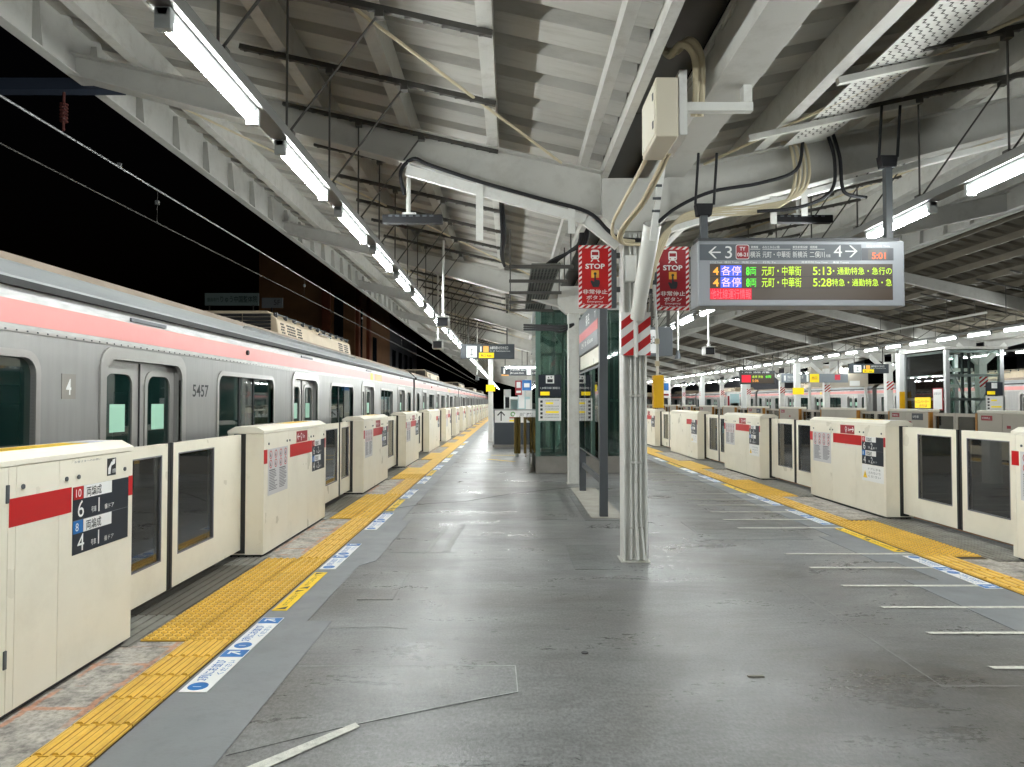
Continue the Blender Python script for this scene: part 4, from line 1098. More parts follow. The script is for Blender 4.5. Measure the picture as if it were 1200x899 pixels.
# beige equipment box and conduits at the valley beam
bx = empty('equipment_box', (1.09, 5.15, 3.40)); tag(bx, 'beige electrical box hung under the valley gutter', 'electrical box')
MB().box(-.075, .085, -.25, .25, .0, .42).build('box_body', BOXC, bx, bevel=.010)
MB().box(.095, .15, -.23, .23, .02, .48).build('mounting_plate', WPOST, bx); MB().box(.15, .62, -.21, -.15, .20, .26).build('bracket_arm', WPOST, bx)
MB().box(.55, .61, -.22, -.14, .26, .38).build('bracket_lug', WPOST, bx)
MB().box(-.081, -.075, -.23, .23, .03, .39).build('box_door', CREAM2, bx)
for z in (.08, .28): MB().box(-.086, -.081, -.20, -.17, z, z + .05).build('latch', DGREY, bx)
def cables(name, label, runs, m, r, cat='conduit', n=8):
    b = empty(name, runs[0][0]); tag(b, label, cat)
    for q in runs: cw(MB().tube(spline(q), r, n), 'conduit' if cat == 'conduit' else 'cable', m, b, smooth=True)
    return b
cables('conduit_bundle', 'thick cream conduits looping from the gutter into the beige box', [[(1.12, 5.15, 4.15), (1.14, 5.0, 4.02), (1.20, 4.9, 4.05), (1.29, 4.92, 3.98), (1.32, 4.98, 3.78), (1.32, 5.05, 3.6)], [(1.16, 5.2, 4.15), (1.19, 5.02, 4.06), (1.26, 4.92, 4.09), (1.345, 4.95, 4.0), (1.365, 5.0, 3.78), (1.365, 5.05, 3.6)]], CONDUIT, .026)
cables('conduit_bundle', 'cream conduits dropping from the beige box to the pillar head',
       [[(1.04, 5.35, 3.42), (1.03, 5.7, 3.38), (.99, 6.2, 3.30), (.96, 6.6, 3.22), (1.0, 6.75, 3.12), (1.2, 6.82, 3.10)]] +
       [[(1.17 + d, 5.3, 3.42), (1.17 + d, 5.6, 3.38), (1.13 + d, 6.1, 3.27), (1.04 + d, 6.5, 3.17), (1.03 + d, 6.72, 3.10), (1.12, 6.80, 3.07), (1.3, 6.85, 3.08)] for d in (0, .028)], CONDUIT, .016)
cables('conduit_bundle', 'cream conduits sweeping from the pillar along the right rafter',
       [[(1.36 + .02 * i, 6.85, 2.65 + .08 * i), (1.40 + .02 * i, 6.84, 3.0), (1.55 + .02 * i, 6.82, 3.24 + .02 * i), (1.85, 6.82, 3.34 + .022 * i), (2.4, 6.82, 3.38 + .022 * i), (2.66 + .03 * i, 6.80, 3.48 + .015 * i), (2.76 + .045 * i, 6.82, 3.72), (2.74 + .05 * i, 6.88, 4.05), (2.7 + .05 * i, 7.0, 4.12)] for i in range(4)], CONDUIT, .015)
cables('cable_bundle', 'black cables following the right rafter above the departure board',
       [[(1.36, 6.8, 3.22), (1.6, 6.8, 3.42), (1.95, 6.8, 3.58), (2.4, 6.8, 3.66), (2.75, 6.78, 3.78), (2.85, 6.85, 4.08)], [(2.35, 6.7, 3.36), (2.75, 6.7, 3.4), (3.05, 6.7, 3.55), (3.1, 6.72, 3.85), (3.1, 6.85, 4.14)], [(3.15, 6.85, 4.15), (3.15, 6.72, 3.88), (3.16, 6.7, 3.6), (3.22, 6.7, 3.52), (3.4, 6.72, 3.5)]], CABLE, .017, 'cable')
cables('cable_bundle', 'black cable clipped along the white rail of the left rafter',
       [[(-1.05, 7.0, 3.60), (-1.08, 6.95, 3.82), (-.95, 6.9, 3.93), (-.78, 6.88, 3.86), (-.3, 6.88, 3.70), (.3, 6.88, 3.53), (.75, 6.87, 3.40), (.95, 6.87, 3.22), (1.06, 6.86, 3.14), (1.3, 6.86, 3.12)]], CABLE, .019, 'cable')
# white cable rail on the left and right rafters
for nm, pts, lab in (('cable_rail', [(-1.02, 6.93, 3.825), (.74, 6.93, 3.335), (1.06, 6.93, 3.08)], 'white cable rail under the left rafter, bent down to the pillar'),
                     ('cable_rail', [(1.55, 6.86, 3.22), (1.95, 6.86, 3.34), (5.3, 6.86, 4.20)], 'white cable rail under the right rafter')):
    b = empty(nm, pts[0]); tag(b, lab, 'cable rail')
    for a, c in zip(pts[:-1], pts[1:]): cw(MB().bar(a, c, .05, .10), 'rail_section', WPOST, b) if pts[0][0] < 0 else cw(MB().bar(a, c, .10, .05), 'rail_section', WPOST, b)
    if pts[0][0] < 0:
        for x, L in ((-.30, .50), (.60, .18)):
            z = 3.825 - (x + 1.02) * .278; cw(MB().box(x - .035, x + .035, 6.89, 6.903, z - L, z + .07), 'hanger_plate', WPOST, b)
    else:
        for x in (2.55, 2.85): z = 3.34 + (x - 1.95) * .256; cw(MB().box(x - .03, x + .03, 6.82, 6.835, z - .22, z + .05), 'hanger_plate', WPOST, b)

# black hanging sensor bars
def sensor_bar(x0, x1, yy, z, label, ztop):
    t = empty('sensor_bar', ((x0 + x1) / 2, yy, z)); tag(t, label, 'sensor bar')
    W = (x1 - x0) / 2
    MB().box(-W, W, -.05, .05, 0, .085).build('bar_body', CABLE, t, bevel=.008)
    mb = MB()
    for k in range(7): mb.box(-W + .06 + k * (2 * W - .12) / 7, -W + .10 + k * (2 * W - .12) / 7, -.053, -.05, .06, .08)
    mb.build('clip_row', DGREY, t)
    MB().tube([(-W * .15, 0, .10), (-W * .15, 0, ztop - z)], .022, 10).build('hanger_tube', WPOST, t)
    MB().box(-W * .35, W * .1, -.03, .03, .085, .11).build('hanger_foot', WPOST, t)
sensor_bar(-1.28, -.68, 7.1, 3.34, 'black sensor bar hanging by the left light row', 3.95)
sensor_bar(2.95, 3.60, 7.9, 3.55, 'black sensor bar hanging behind the departure board', 4.15)

# ================================================================== DEPARTURE BOARD
bd = empty('departure_board', (2.475, 6.0, 2.36)); tag(bd, 'grey hanging departure board with lime LED rows and clock 5:01', 'departure board')
W, H = 1.76, .56; F = Face((-W / 2, 0, 0), (1, 0, 0), (0, 0, 1))
cs = F.rect('casing', LEDBODY, bd, 0, W, 0, H, -.26, 0, bevel=.012)
def U(zx): return (zx - 35) / 1140 * W
def V(zy): return (385 - zy) / 355 * H
def fr(name, m, x0, y0, x1, y1, c0, c1, par): return F.rect(name, m, par, U(x0), U(x1), V(y1), V(y0), c0, c1)
hd = fr('header_panel', LEDHEAD, 45, 50, 935, 136, 0, .003, bd)
sm = fr('screen', LEDSCR, 100, 156, 1106, 350, 0, .003, bd)
ck = fr('clock', mat('clock_casing', srgb(84, 86, 90), .5), 938, 70, 1112, 136, 0, .003, bd)
fr('clock_window', mat('clock_screen', srgb(104, 96, 92), .4), 972, 78, 1078, 132, .003, .004, ck)
def ft(s, x0, x1, y0, y1, m, par, c=.0045, bold=0.0): return F.text('lettering', m, par, s, U(x0), V(y1), V(y0) - V(y1), U(x1) - U(x0), c=c, bold=bold)
F.shape('arrow', WHITE, hd, [[(U(98), V(97)), (U(160), V(97)), (U(160), V(90)), (U(98), V(90))], [(U(128), V(62)), (U(138), V(62)), (U(106), V(93)), (U(138), V(126)), (U(128), V(126)), (U(92), V(93))]], .003, .0045)
F.shape('arrow', WHITE, hd, [[(U(846), V(91)), (U(908), V(91)), (U(908), V(84)), (U(846), V(84))], [(U(878), V(56)), (U(868), V(56)), (U(902), V(87)), (U(868), V(120)), (U(878), V(120)), (U(914), V(87))]], .003, .0045)
ft('3', 184, 222, 60, 126, WHITE, hd); ft('4', 782, 828, 55, 118, WHITE, hd)
bdg = F.shape('route_badge', DRED, hd, [rrect(U(246), U(314), V(128), V(55), .014, 3)], .003, .0042)
F.shape('badge_rim', WHITE, hd, [rrect(U(243), U(317), V(131), V(52), .016, 3)], .003, .0036)
ft('TY', 264, 296, 64, 84, WHITE, hd, .0048, .02); ft('08-21', 251, 309, 95, 116, WHITE, hd, .0048, .02)
for s, a, b in (('横浜', 322, 378), ('元町・中華街', 390, 544), ('新横浜', 556, 636), ('二俣川', 650, 732)): ft(s, a, b, 88, 122, WHITE, hd)
ft('方面', 738, 764, 104, 120, WHITE, hd)
for s, a, b in (('東横線', 326, 366), ('みなとみらい線', 390, 484), ('東急新横浜線', 556, 638), ('相鉄線', 652, 692)): ft(s, a, b, 58, 72, WHITE, hd)
for a, b in ((322, 378), (390, 544), (556, 636), (650, 732)): F.rect('rule', WHITE, hd, U(a), U(b), V(77.5), V(75.5), .003, .0042)
ft('現在の時刻 Time', 962, 1092, 52, 65, WHITE, bd, .002)
ft('5:01', 992, 1068, 94, 130, L_CLK, ck, .006, .02)
for s, a, b in (('のりば Track', 100, 168), ('種別 Train', 180, 258), ('両数 Cars', 276, 358), ('行先 To', 392, 462), ('発車時刻 Dep.Time', 604, 748), ('乗継 Transit', 778, 866)): ft(s, a, b, 141, 153, WHITE, bd, .002)
for r_, (y0, tm, tail, ta) in enumerate(((168, '5:13', '・通勤特急・急行の', 776), (230, '5:28', '特急・通勤特急・急', 770))):
    ft('4', 116, 148, y0 + 6, y0 + 48, L_ORG, sm, .005, .02)
    fr('type_block', L_BLU, 158, y0 - 4, 274, y0 + 54, .003, .004, sm); ft('各停', 162, 270, y0, y0 + 50, L_PNK, sm, .006, .0)
    ft('8', 298, 318, y0 + 4, y0 + 50, L_GRN, sm, .005, .03); ft('両', 320, 354, y0 + 6, y0 + 50, L_GRN, sm, .005, 0)
    ft('元町・中華街', 384, 602, y0, y0 + 52, L_YEL, sm, .005, .0); ft(tm, 666, 768, y0 + 4, y0 + 48, L_YEL, sm, .005, .006)
    ft(tail, ta, 1100, y0 + 6, y0 + 46, L_YEL, sm, .005, .0)
    F.rect('row_line', BLACK, sm, U(100), U(1106), V(y0 + 57), V(y0 + 55), .003, .0038)
fr('alert_block', L_RED, 100, 288, 328, 348, .003, .004, sm); ft('他社線運行情報', 104, 324, 292, 346, L_RED2, sm, .0052, 0)
for x in (-.80, .80): MB().box(x - .03, x + .03, -.0 + .08, .14, H - .01, 1.30 if x > 0 else .82).build('hanger_post', DGREY, bd, bevel=.004)
for x in (-.80, .80):
    z = .80 if x < 0 else 1.22; MB().prism([(-.06, 0), (.06, 0), (.075, .10), (-.075, .10)], lambda q, t: (x + q[0], .15 if t else .07, z + q[1])).build('clamp', CABLE, bd)
    for s in (-.07, .09): MB().tube([(x + s, .11, z + .1), (x + s + .03, .11, z + .55)], .012, 6).build('hanger_rod', CABLE, bd)
MB().box(-.87, .85, .02, .2, H - .002, H + .03).build('top_rail', DARKM, bd)

# white round posts hanging near the board
def camera_pole(x, yy, z, ztop, label, kind='box', face=1):
    t = empty('platform_camera', (x, yy, z)); tag(t, label, 'camera', 'hanging platform cameras')
    MB().tube([(0, 0, .12), (0, 0, ztop - z)], .02, 8).build('pole', WPOST, t)
    if kind == 'box':
        MB().box(-.10, .10, -.10, .14, -.09, .07).build('camera_body', WPOST, t, bevel=.01)
        MB().box(-.085, .085, -.112, -.10, -.08, .055).build('camera_face', CABLE, t); MB().box(-.03, .03, -.03, .03, .07, .13).build('mount', WPOST, t)
        MB().box(-.11, .11, -.16, .12, .07, .078).build('sun_shield', WPOST, t)
    else:
        mb = MB(); mb.tube([(0, 0, .12), (0, 0, .06), (0, 0, .0), (0, 0, -.05)], .03, 12, r2=.07); mb.build('dome', DGREY, t, smooth=True)
camera_pole(-1.45, 14.2, 2.70, 4.3, 'white box camera on a long pole below the left lights')
camera_pole(-1.10, 11.6, 2.86, 4.2, 'second box camera on a shorter pole right of the left lights')
camera_pole(3.92, 14.0, 2.56, 4.25, 'white box camera on a pole above the right gates')
camera_pole(3.36, 14.2, 2.46, 4.15, 'dome camera on a thin pole under the right lights', 'dome')
camera_pole(2.75, 15.5, 2.98, 4.0, 'small dome camera beside the right STOP sign', 'dome')
camera_pole(-1.10, 23.5, 2.32, 4.2, 'white cone loudspeaker on a thin pole far left', 'dome')

# ================================================================== NOTICE BOARD
nb = empty('notice_board', (1.26, 11.0, 0)); tag(nb, 'tall dark grey framed notice board with posters behind the pillar', 'notice board')
srect('board_pad', .98, 1.62, 9.3, 13.0, PATCHD, .0045); srect('board_pad', 1.08, 1.52, 9.45, 12.8, mat('pad_concrete', srgb(150, 146, 136), .7, var=.15, scale=5), .008)
for yy in (-1.37, 1.40): MB().box(-.055, .055, yy - .055, yy + .055, .008, 3.02).build('post', DGREY, nb, bevel=.005)
MB().box(-.02, .02, -1.31, 1.34, .42, .50).build('low_rail', DGREY, nb)
MB().box(-.035, .035, -1.31, 1.34, 2.98, 3.02).build('top_rail', DGREY, nb)
FN = Face((-.05, 0, 0), (0, -1, 0), (0, 0, 1))
MB().box(-.05, .05, -1.31, 1.34, .74, 2.06).build('poster_case', DGREY, nb)
for k in range(3):
    a0 = -1.30 + k * .885; pp = FN.rect('poster_panel', mat('poster_backing', srgb(214, 218, 220), .5), nb, a0 + .03, a0 + .85, .79, 2.01, 0, .004)
    for q in range(4):
        zz = .83 + .29 * q
        FN.rect('sheet', (NOTE, WHITE, mat('poster_blue', srgb(150, 176, 200), .5), WHITE)[(q + k) % 4], pp, a0 + .07, a0 + .45, zz, zz + .26, .004, .006)
        FN.rect('sheet', (WHITE, YELP, NOTE, mat('poster_green', srgb(150, 190, 150), .5))[(q + k) % 4], pp, a0 + .48, a0 + .80, zz + .02, zz + .25, .004, .006)
        mbx = MB()
        for r_ in range(5): FN.addrect(mbx, a0 + .10, a0 + .40, zz + .04 + r_ * .04, zz + .055 + r_ * .04, .006, .0065)
        tag(mbx.build('print_lines', GREYINK, pp), kind='stuff')
    FN.rect('pane', CLEAR, nb, a0 + .02, a0 + .86, .78, 2.02, .012, .016)
MB().box(-.04, .04, -1.31, 1.34, 2.10, 2.32).build('infill_panel', CREAM, nb)
sgn = FN.rect('station_sign', NAVY, nb, -1.33, 1.30, 2.34, 2.96, -.09, .01)
FN.rect('red_line', RED, sgn, -1.30, 1.28, 2.56, 2.70, .01, .012)
FN.text('lettering', WHITE, sgn, '菊名', -.25, 2.74, .17, .5, c=.012, bold=.01); FN.text('lettering', WHITE, sgn, 'きくな  Kikuna', -.9, 2.43, .09, 1.6, c=.012)
FN.text('lettering', WHITE, sgn, 'TY', .9, 2.75, .09, c=.012)

# ================================================================== ELEVATOR ON OUR PLATFORM
ev = empty('glass_elevator', (.55, 15.4, 0)); tag(ev, 'green glass elevator shaft on a stone plinth behind the notice board', 'elevator')
EW, ED, EH = 2.1, 2.6, 3.55
MB().box(0, EW, 0, ED, 0, .37).build('plinth', STONE, ev, bevel=.006)
for x in (.05, EW - .05):
    for yy in (.05, ED - .05): MB().box(x - .05, x + .05, yy - .05, yy + .05, .37, EH).build('corner_post', GREENST, ev)
for z in (.40, 1.55, 2.55, EH - .05):
    MB().box(.1, EW - .1, .03, .08, z, z + .06).build('cross_rail', GREENST, ev); MB().box(.03, .08, .1, ED - .1, z, z + .06).build('cross_rail', GREENST, ev)
for x in (.40, .60, .95, 1.3, 1.6): MB().box(x - .025, x + .025, .10, .14, .4, EH).build('mullion', GREENST, ev)
MB().box(.12, EW - .12, .0, .012, .38, EH).build('glass_front', GREENGLASS, ev); MB().box(.0, .012, .12, ED - .12, .38, EH).build('glass_side', GREENGLASS, ev)
MB().box(.12, EW - .12, ED - .012, ED, .38, EH).build('glass_back', GREENGLASS, ev); MB().box(EW - .012, EW, .12, ED - .12, .38, EH).build('glass_side', GREENGLASS, ev)
for a, b in (((.35, .16, .42), (1.3, .16, 1.55)), ((1.3, .16, .42), (.35, .16, 1.55)), ((.25, .16, 3.3), (1.1, .16, 2.0))): MB().tube([a, b], .014, 6).build('brace_rod', SILVER, ev)
MB().box(.7, 1.8, .8, 2.3, -.0 + .38, 2.6).build('lift_car', mat('lift_car_panel', srgb(58, 74, 72), .5), ev)
MB().box(-.02, EW + .02, -.02, ED + .02, EH, EH + .1).build('cap', SILVER, ev)
F = Face((0, -.02, 0), (1, 0, 0), (0, 0, 1))
sg = F.rect('elevator_sign', NAVY, ev, .06, .55, 1.66, 2.14, -.01, .012)
F.rect('lift_icon', WHITE, sg, .22, .40, 1.95, 2.12, .012, .014); F.shape('lift_icon', INK, sg, [[(.25, 1.97), (.37, 1.97), (.37, 2.04), (.25, 2.04)], [(.26, 2.06), (.30, 2.06), (.28, 2.10)], [(.32, 2.10), (.36, 2.10), (.34, 2.06)]], .014, .0155)
F.rect('yellow_strip', SIGNY, sg, .10, .30, 1.69, 1.77, .012, .014); F.text('lettering', WHITE, sg, '1 JR横浜線 連絡口', .10, 1.82, .055, .42, c=.014)
sg = F.rect('information_sheet', WHITE, ev, .06, .55, 1.14, 1.63, -.01, .012)
for k in range(5): F.rect('icon', INK, sg, .10, .15, 1.19 + .085 * k, 1.24 + .085 * k, .012, .014)
for z, l in ((1.50, .16), (1.31, .28)): F.rect('yellow_strip', SIGNY, sg, .22, .22 + l, z, z + .04, .012, .014)
for z in (1.20, 1.26, 1.38, 1.44, 1.57): F.text('lettering', GREYINK, sg, 'のりば案内 横浜 渋谷方面', .20, z, .028, .30, c=.014)
MB().box(-.14, -.12, .1, ED, .0, 1.1).build('side_glass_guard', CLEAR, ev)
MB().tube([(-.13, .08, .02), (-.13, .08, .45)], .015, 6).build('guard_post', SILVER, ev)

# ================================================================== STAIR HEAD: sign wall, guard posts, slender post
sw = empty('stair_sign_wall', (.25, 24.3, 0)); tag(sw, 'white arrow sign on a grey stair parapet in mid platform', 'sign wall')
MB().box(-.80, .95, 0, .18, .0, 1.27).build('parapet', SIGND, sw); MB().box(-.85, 1.0, -.05, .22, 0, .09).build('kerb', STONE, sw)
MB().box(-.83, -.80, -.01, .19, 0, 1.29).build('end_frame', SILVER, sw); MB().box(-.83, .98, -.01, .19, 1.27, 1.30).build('top_frame', SILVER, sw)
F = Face((-.78, -.004, 0), (1, 0, 0), (0, 0, 1)); wp = F.rect('white_panel', WHITE, sw, 0, 1.70, .84, 1.26, 0, .006)
F.shape('arrow', INK, wp, [[(.20, .90), (.235, .90), (.235, 1.20), (.20, 1.20)], [(.08, 1.10), (.11, 1.07), (.2175, 1.19), (.325, 1.07), (.355, 1.10), (.2175, 1.24)]], .006, .008)
F.ring('line_icon', mat('green_print', srgb(70, 160, 60), .4), wp, [(.62, 1.13, .05, .08)], 0, .008); F.rect('red_mark', RED, wp, .50, .74, .99, 1.02, .006, .008); F.rect('yellow_mark', SIGNY, wp, .5, .74, .88, .93, .006, .008)
F.rect('red_mark', RED, wp, .98, 1.2, .99, 1.03, .006, .008); F.text('lettering', INK, wp, '出口 改札', .86, 1.08, .10, .42, c=.008)
for i, x in enumerate((.16, .43, .545, .66)):
    t = empty('guard_post', (x, 20.0, 0)); tag(t, ['leftmost olive guard post by the stair head', 'second olive guard post from the left by the stair head', 'third olive guard post from the left by the stair head', 'rightmost olive guard post beside the elevator corner'][i], 'guard post', 'olive guard posts at the stair head')
    MB().tube([(0, 0, .10), (0, 0, 1.12)], .055, 14).build('post_sleeve', OLIVE, t, smooth=True); MB().tube([(.09, 0, .10), (.09, 0, 1.12)], .04, 12).build('post_sleeve', OLIVE, t, smooth=True)
    MB().tube([(0.03, 0, 0.0), (0.03, 0, .10)], .05, 12).build('foot', SILVER, t)
    MB().tube([(0, 0, 1.12), (0, 0, 1.17), (.02, 0, 1.21)], .057, 14, r2=.03).build('cap', WHITE, t, smooth=True); MB().tube([(.09, 0, 1.12), (.09, 0, 1.16)], .042, 12, r2=.02).build('cap', WHITE, t, smooth=True)
line('yellow_floor_mark', [(-.55, 20.6), (.15, 20.6)], .12, YELP, .006); line('yellow_floor_mark', [(-.6, 19.2), (.1, 18.4)], .12, YELP, .006)
po = empty('slender_post', (-.75, 27.2, 0)); tag(po, 'slender white post with yellow label left of the stair sign', 'post')
MB().box(-.09, .09, -.09, .09, 0, 3.6).build('shaft', WPOST, po, bevel=.01); MB().box(-.17, .17, -.10, -.095, 1.95, 2.2).build('yellow_label', SIGNY, po); MB().box(-.12, .12, -.12, .12, 0, .05).build('foot', PALE, po)

# ================================================================== HANGING SIGNS
def hanging_sign(x0, x1, yy, z0, z1, label, ztop, layout, m=SIGND):
    t = empty('hanging_sign', ((x0 + x1) / 2, yy, z0)); tag(t, label, 'hanging sign')
    W = x1 - x0; H = z1 - z0; F = Face((-W / 2, 0, 0), (1, 0, 0), (0, 0, 1))
    b = F.rect('sign_panel', m, t, 0, W, 0, H, -.12, 0, bevel=.006)
    for x in (W * .14, W * .86): MB().box(-W / 2 + x - .018, -W / 2 + x + .018, .04, .08, H, ztop - z0).build('hanger', STRUT, t)
    for it in layout:
        k = it[0]
        if k == 'r': F.rect(it[6], it[5], b, it[1] * W, it[2] * W, it[3] * H, it[4] * H, 0, .004)
        else: F.text('lettering', it[6], b, it[1], it[2] * W, it[3] * H, it[4] * H, it[5] * W, c=.006, bold=.01)
    return t
LIFT = lambda: [('r', .11, .30, .10, .86, SIGNW, 'lift_icon'), ('t', '↕', .16, .2, .5, .09, INK), ('t', '1', .36, .48, .36, .03, WHITE), ('r', .42, .52, .46, .86, mat('orange_badge', srgb(246, 180, 90), .4, emit=(1, .5, .15), estr=.15), 'line_badge'),
               ('t', 'JR横浜線 のりかえ口', .54, .60, .26, .34, WHITE), ('t', 'for JR Yokohama Line', .54, .47, .10, .38, WHITE), ('r', .34, .62, .06, .42, SIGNY, 'yellow_strip'), ('t', '東口 East', .37, .14, .18, .2, INK)]
hanging_sign(-1.40, .12, 20.0, 2.76, 3.18, 'dark hanging lift sign with yellow strip over the left walkway', 4.3, LIFT())
hanging_sign(-.40, .90, 30.0, 2.66, 3.04, 'smaller grey hanging sign numbered 1 behind the dark lift sign', 4.0, [('t', '1', .08, .2, .65, .06, WHITE), ('r', .02, .26, -.02, .1, mat('orange_badge', (1, 1, 1)), 'orange_strip'), ('t', 'JR横浜線 出口', .30, .48, .36, .5, WHITE), ('t', 'JR Line Exit', .30, .15, .22, .45, WHITE), ('r', .84, .98, .08, .92, SIGNW, 'white_icon')])
hanging_sign(1.66, 1.95, 8.5, 1.55 + .55, 2.45, 'small grey sign with white icon behind the pillar', 2.9, [('r', .0, .30, .1, .9, SIGNW, 'white_icon'), ('t', '出口', .05, .4, .3, .2, INK)], mat('sign_mid_grey', srgb(120, 126, 132), .4))
# short tube light across the platform near the stairs
xl = empty('cross_tube_light', (.45, 27.0, 2.85)); tag(xl, 'single tube light set crosswise near the stair head', 'tube light')
MB().box(-.65, .65, -.05, .05, .03, .09).build('lamp_housing', LIGHTHOUSE, xl); MB().box(-.62, .62, -.04, .04, -.02, .03).build('tube', TUBE, xl); MB().tube([(0, 0, .09), (0, 0, 1.0)], .012, 6).build('hanger_rod', STRUT, xl)

# perforated cable ladder over mid platform, with cross bars and cables
cl = empty('cable_ladder', (.55, 10, 3.5)); tag(cl, 'dark perforated cable ladder hanging above the elevator approach', 'cable ladder')
lp = MB(); lp.box(.30, .72, 10, 15.2, 3.50, 3.51); cw(lp, 'ladder_plate', mat('galvanised_plate', srgb(96, 100, 94), .5, metal=.3, var=.2, scale=30), cl)
hp = MB()
for i in range(40):
    for j in range(8): hp.box(.32 + j * .05, .345 + j * .05, 10.05 + i * .128, 10.1 + i * .128, 3.494, 3.4995)
tag(cw(hp, 'perforation', CABLE, cl), kind='stuff')
for k in range(5): cw(MB().box(-.02, .90, 10 + k * 1.2, 10.04 + k * 1.2, 3.44, 3.49), 'cross_bar', STRUT, cl); cw(MB().tube([(.0, 10.02 + k * 1.2, 3.49), (.0, 10.02 + k * 1.2, 4.0)], .01, 6), 'hanger_rod', STRUT, cl); cw(MB().tube([(.86, 10.02 + k * 1.2, 3.49), (.86, 10.02 + k * 1.2, 4.0)], .01, 6), 'hanger_rod', STRUT, cl)
cables('cable_bundle', 'thick black cables drooping onto the perforated cable ladder', [[(.95 + .03 * i, 9.4, 4.0), (.93 + .03 * i, 9.5, 3.7), (.80, 9.8, 3.62), (.62 - .04 * i, 10.4, 3.53), (.55 - .05 * i, 13.5, 3.53)] for i in range(4)], CABLE, .022, 'cable', 6)
cables('cable_bundle', 'black cable riser hanging from the roof left of the cable ladder', [[(-.12 + .02 * i, 8.6, 4.02), (-.1 + .03 * i, 8.65, 3.6), (-.12 + .02 * i, 9.4, 3.5), (-.08, 10.0, 3.47)] for i in range(2)], CABLE, .02, 'cable', 6)
cables('cable_bundle', 'black cables crossing behind the left STOP sign', [[(.3, 15.2, 3.2 - .05 * i), (.8, 14, 3.05 - .04 * i), (1.0, 13.6, 3.0 - .05 * i), (1.2, 13.4, 3.02)] for i in range(3)], CABLE, .025, 'cable', 6)

# things farther along our platform
def box_stand(name, x0, x1, yy, z0, z1, m, label, cat, dep=.4, parts=()):
    t = empty(name, ((x0 + x1) / 2, yy, z0)); tag(t, label, cat); W = (x1 - x0) / 2
    MB().box(-W, W, 0, dep, 0, z1 - z0).build('body', m, t, bevel=.01)
    F = Face((-W, -.001, 0), (1, 0, 0), (0, 0, 1))
    for (nm, mm, a0, a1, b0, b1) in parts: F.rect(nm, mm, t, a0 * 2 * W, a1 * 2 * W, b0 * (z1 - z0), b1 * (z1 - z0), 0, .01)
    return t
LB = mat('pale_blue_panel', srgb(176, 206, 210), .4)
box_stand('vending_machine', -.05, .75, 42, 0, 1.85, WHITE, 'white vending machine far along the platform', 'vending machine', .7, (('display_window', CLEAR, .08, .92, .45, .92), ('product_rows', LB, .1, .9, .5, .88), ('dispenser', INK, .2, .8, .1, .22)))
box_stand('vending_machine', .85, 1.6, 42, 0, 1.85, LB, 'pale blue vending machine beside the white one', 'vending machine', .7, (('display_window', WHITE, .08, .92, .45, .92), ('dispenser', INK, .2, .8, .1, .22)))
box_stand('poster_column', .35, .70, 33, .1, 2.4, LB, 'tall pale blue poster column behind the stair sign', 'poster column', .2, (('poster', WHITE, .1, .9, .5, .95), ('poster', GREYINK, .1, .9, .15, .45)))
box_stand('flag_sign', .52, .92, 31, 2.05, 2.5, BLUE, 'small blue flag sign above the stair head', 'sign', .06, (('icon', WHITE, .2, .8, .3, .7),))
box_stand('flag_sign', .22, .52, 31.6, 1.85, 2.5, DRED, 'small red flag sign left of the blue one', 'sign', .06, (('icon', WHITE, .2, .8, .5, .9), ('text_band', WHITE, .15, .85, .15, .3)))
box_stand('platform_office', -.55, .05, 60, 0, 2.6, SILVER, 'pale office cabin at the far platform end', 'cabin', 3, (('window', WINDK, .2, .8, .4, .75), ('door', WHITE, .05, .18, .02, .8)))

# ================================================================== FAR PLATFORM (right)
XF = 13.5
def rear_gate(y0, y1, i):
    t = empty('rear_gate', (XF, (y0 + y1) / 2, 0)); L = y1 - y0; h = L / 2
    tag(t, 'taupe backed platform gate of the far platform, %s from the right edge' % ordinal(i), 'platform gate', 'taupe gate backs on the far platform')
    MB().box(0, .34, -h, h, .04, 1.22).build('housing', TAUPE, t); MB().box(-.004, 0, -h, h * .1, .05, 1.21).build('back_panel', TAUPE, t); MB().box(-.008, 0, h * .12, h - .05, .05, 1.21).build('back_panel', TAUPE, t)
    MB().box(-.02, .36, -h - .01, h + .01, 1.22, 1.31).build('lid', CREAM2, t, bevel=.02)
    for s in (-1, 1): MB().box(-.02, .10, s * h, s * (h + .07), .05, 1.22).build('edge_strip', OCHRE, t)
    F = Face((-.009, 0, 0), (0, -1, 0), (0, 0, 1))
    if i % 3 != 1:
        q = F.rect('red_notice', DRED, t, -.85 * h, -.45 * h, 1.02, 1.16, 0, .003); F.text('lettering', WHITE, q, '非常停止', -.82 * h, 1.06, .06, .3 * h, c=.004)
    if i % 3 == 0:
        q = F.rect('dark_sign', NAVY, t, .2 * h, .75 * h, .95, 1.17, 0, .003); F.text('lettering', WHITE, q, '5号車', .25 * h, 1.01, .09, .35, c=.005)
    F.rect('red_sticker', DRED, t, .05, .20, .82, .90, 0, .003)
    lv = MB().box(.12, .16, h + .07, h + 1.15, .09, 1.2)
    for s in (-1, 1):
        a, b = s * (h + .07), s * (h + 1.19)
        lo, hi = min(a, b), max(a, b)
        m_ = MB()
        for (p, q, u, v) in ((lo, lo + .10, .09, 1.2), (hi - .10, hi, .09, 1.2), (lo + .1, hi - .1, .09, .34), (lo + .1, hi - .1, 1.10, 1.2)): m_.box(.12, .16, p, q, u, v)
        lf = m_.build('door_leaf', TAUPE, t); MB().box(.138, .142, lo + .1, hi - .1, .34, 1.10).build('pane', GATEGLASS, lf)
y = 13.4; k = 1
while y < 85:
    L = 2.35 if k % 4 else 3.15; rear_gate(y, y + L, k); y += L + 2.4; k += 1

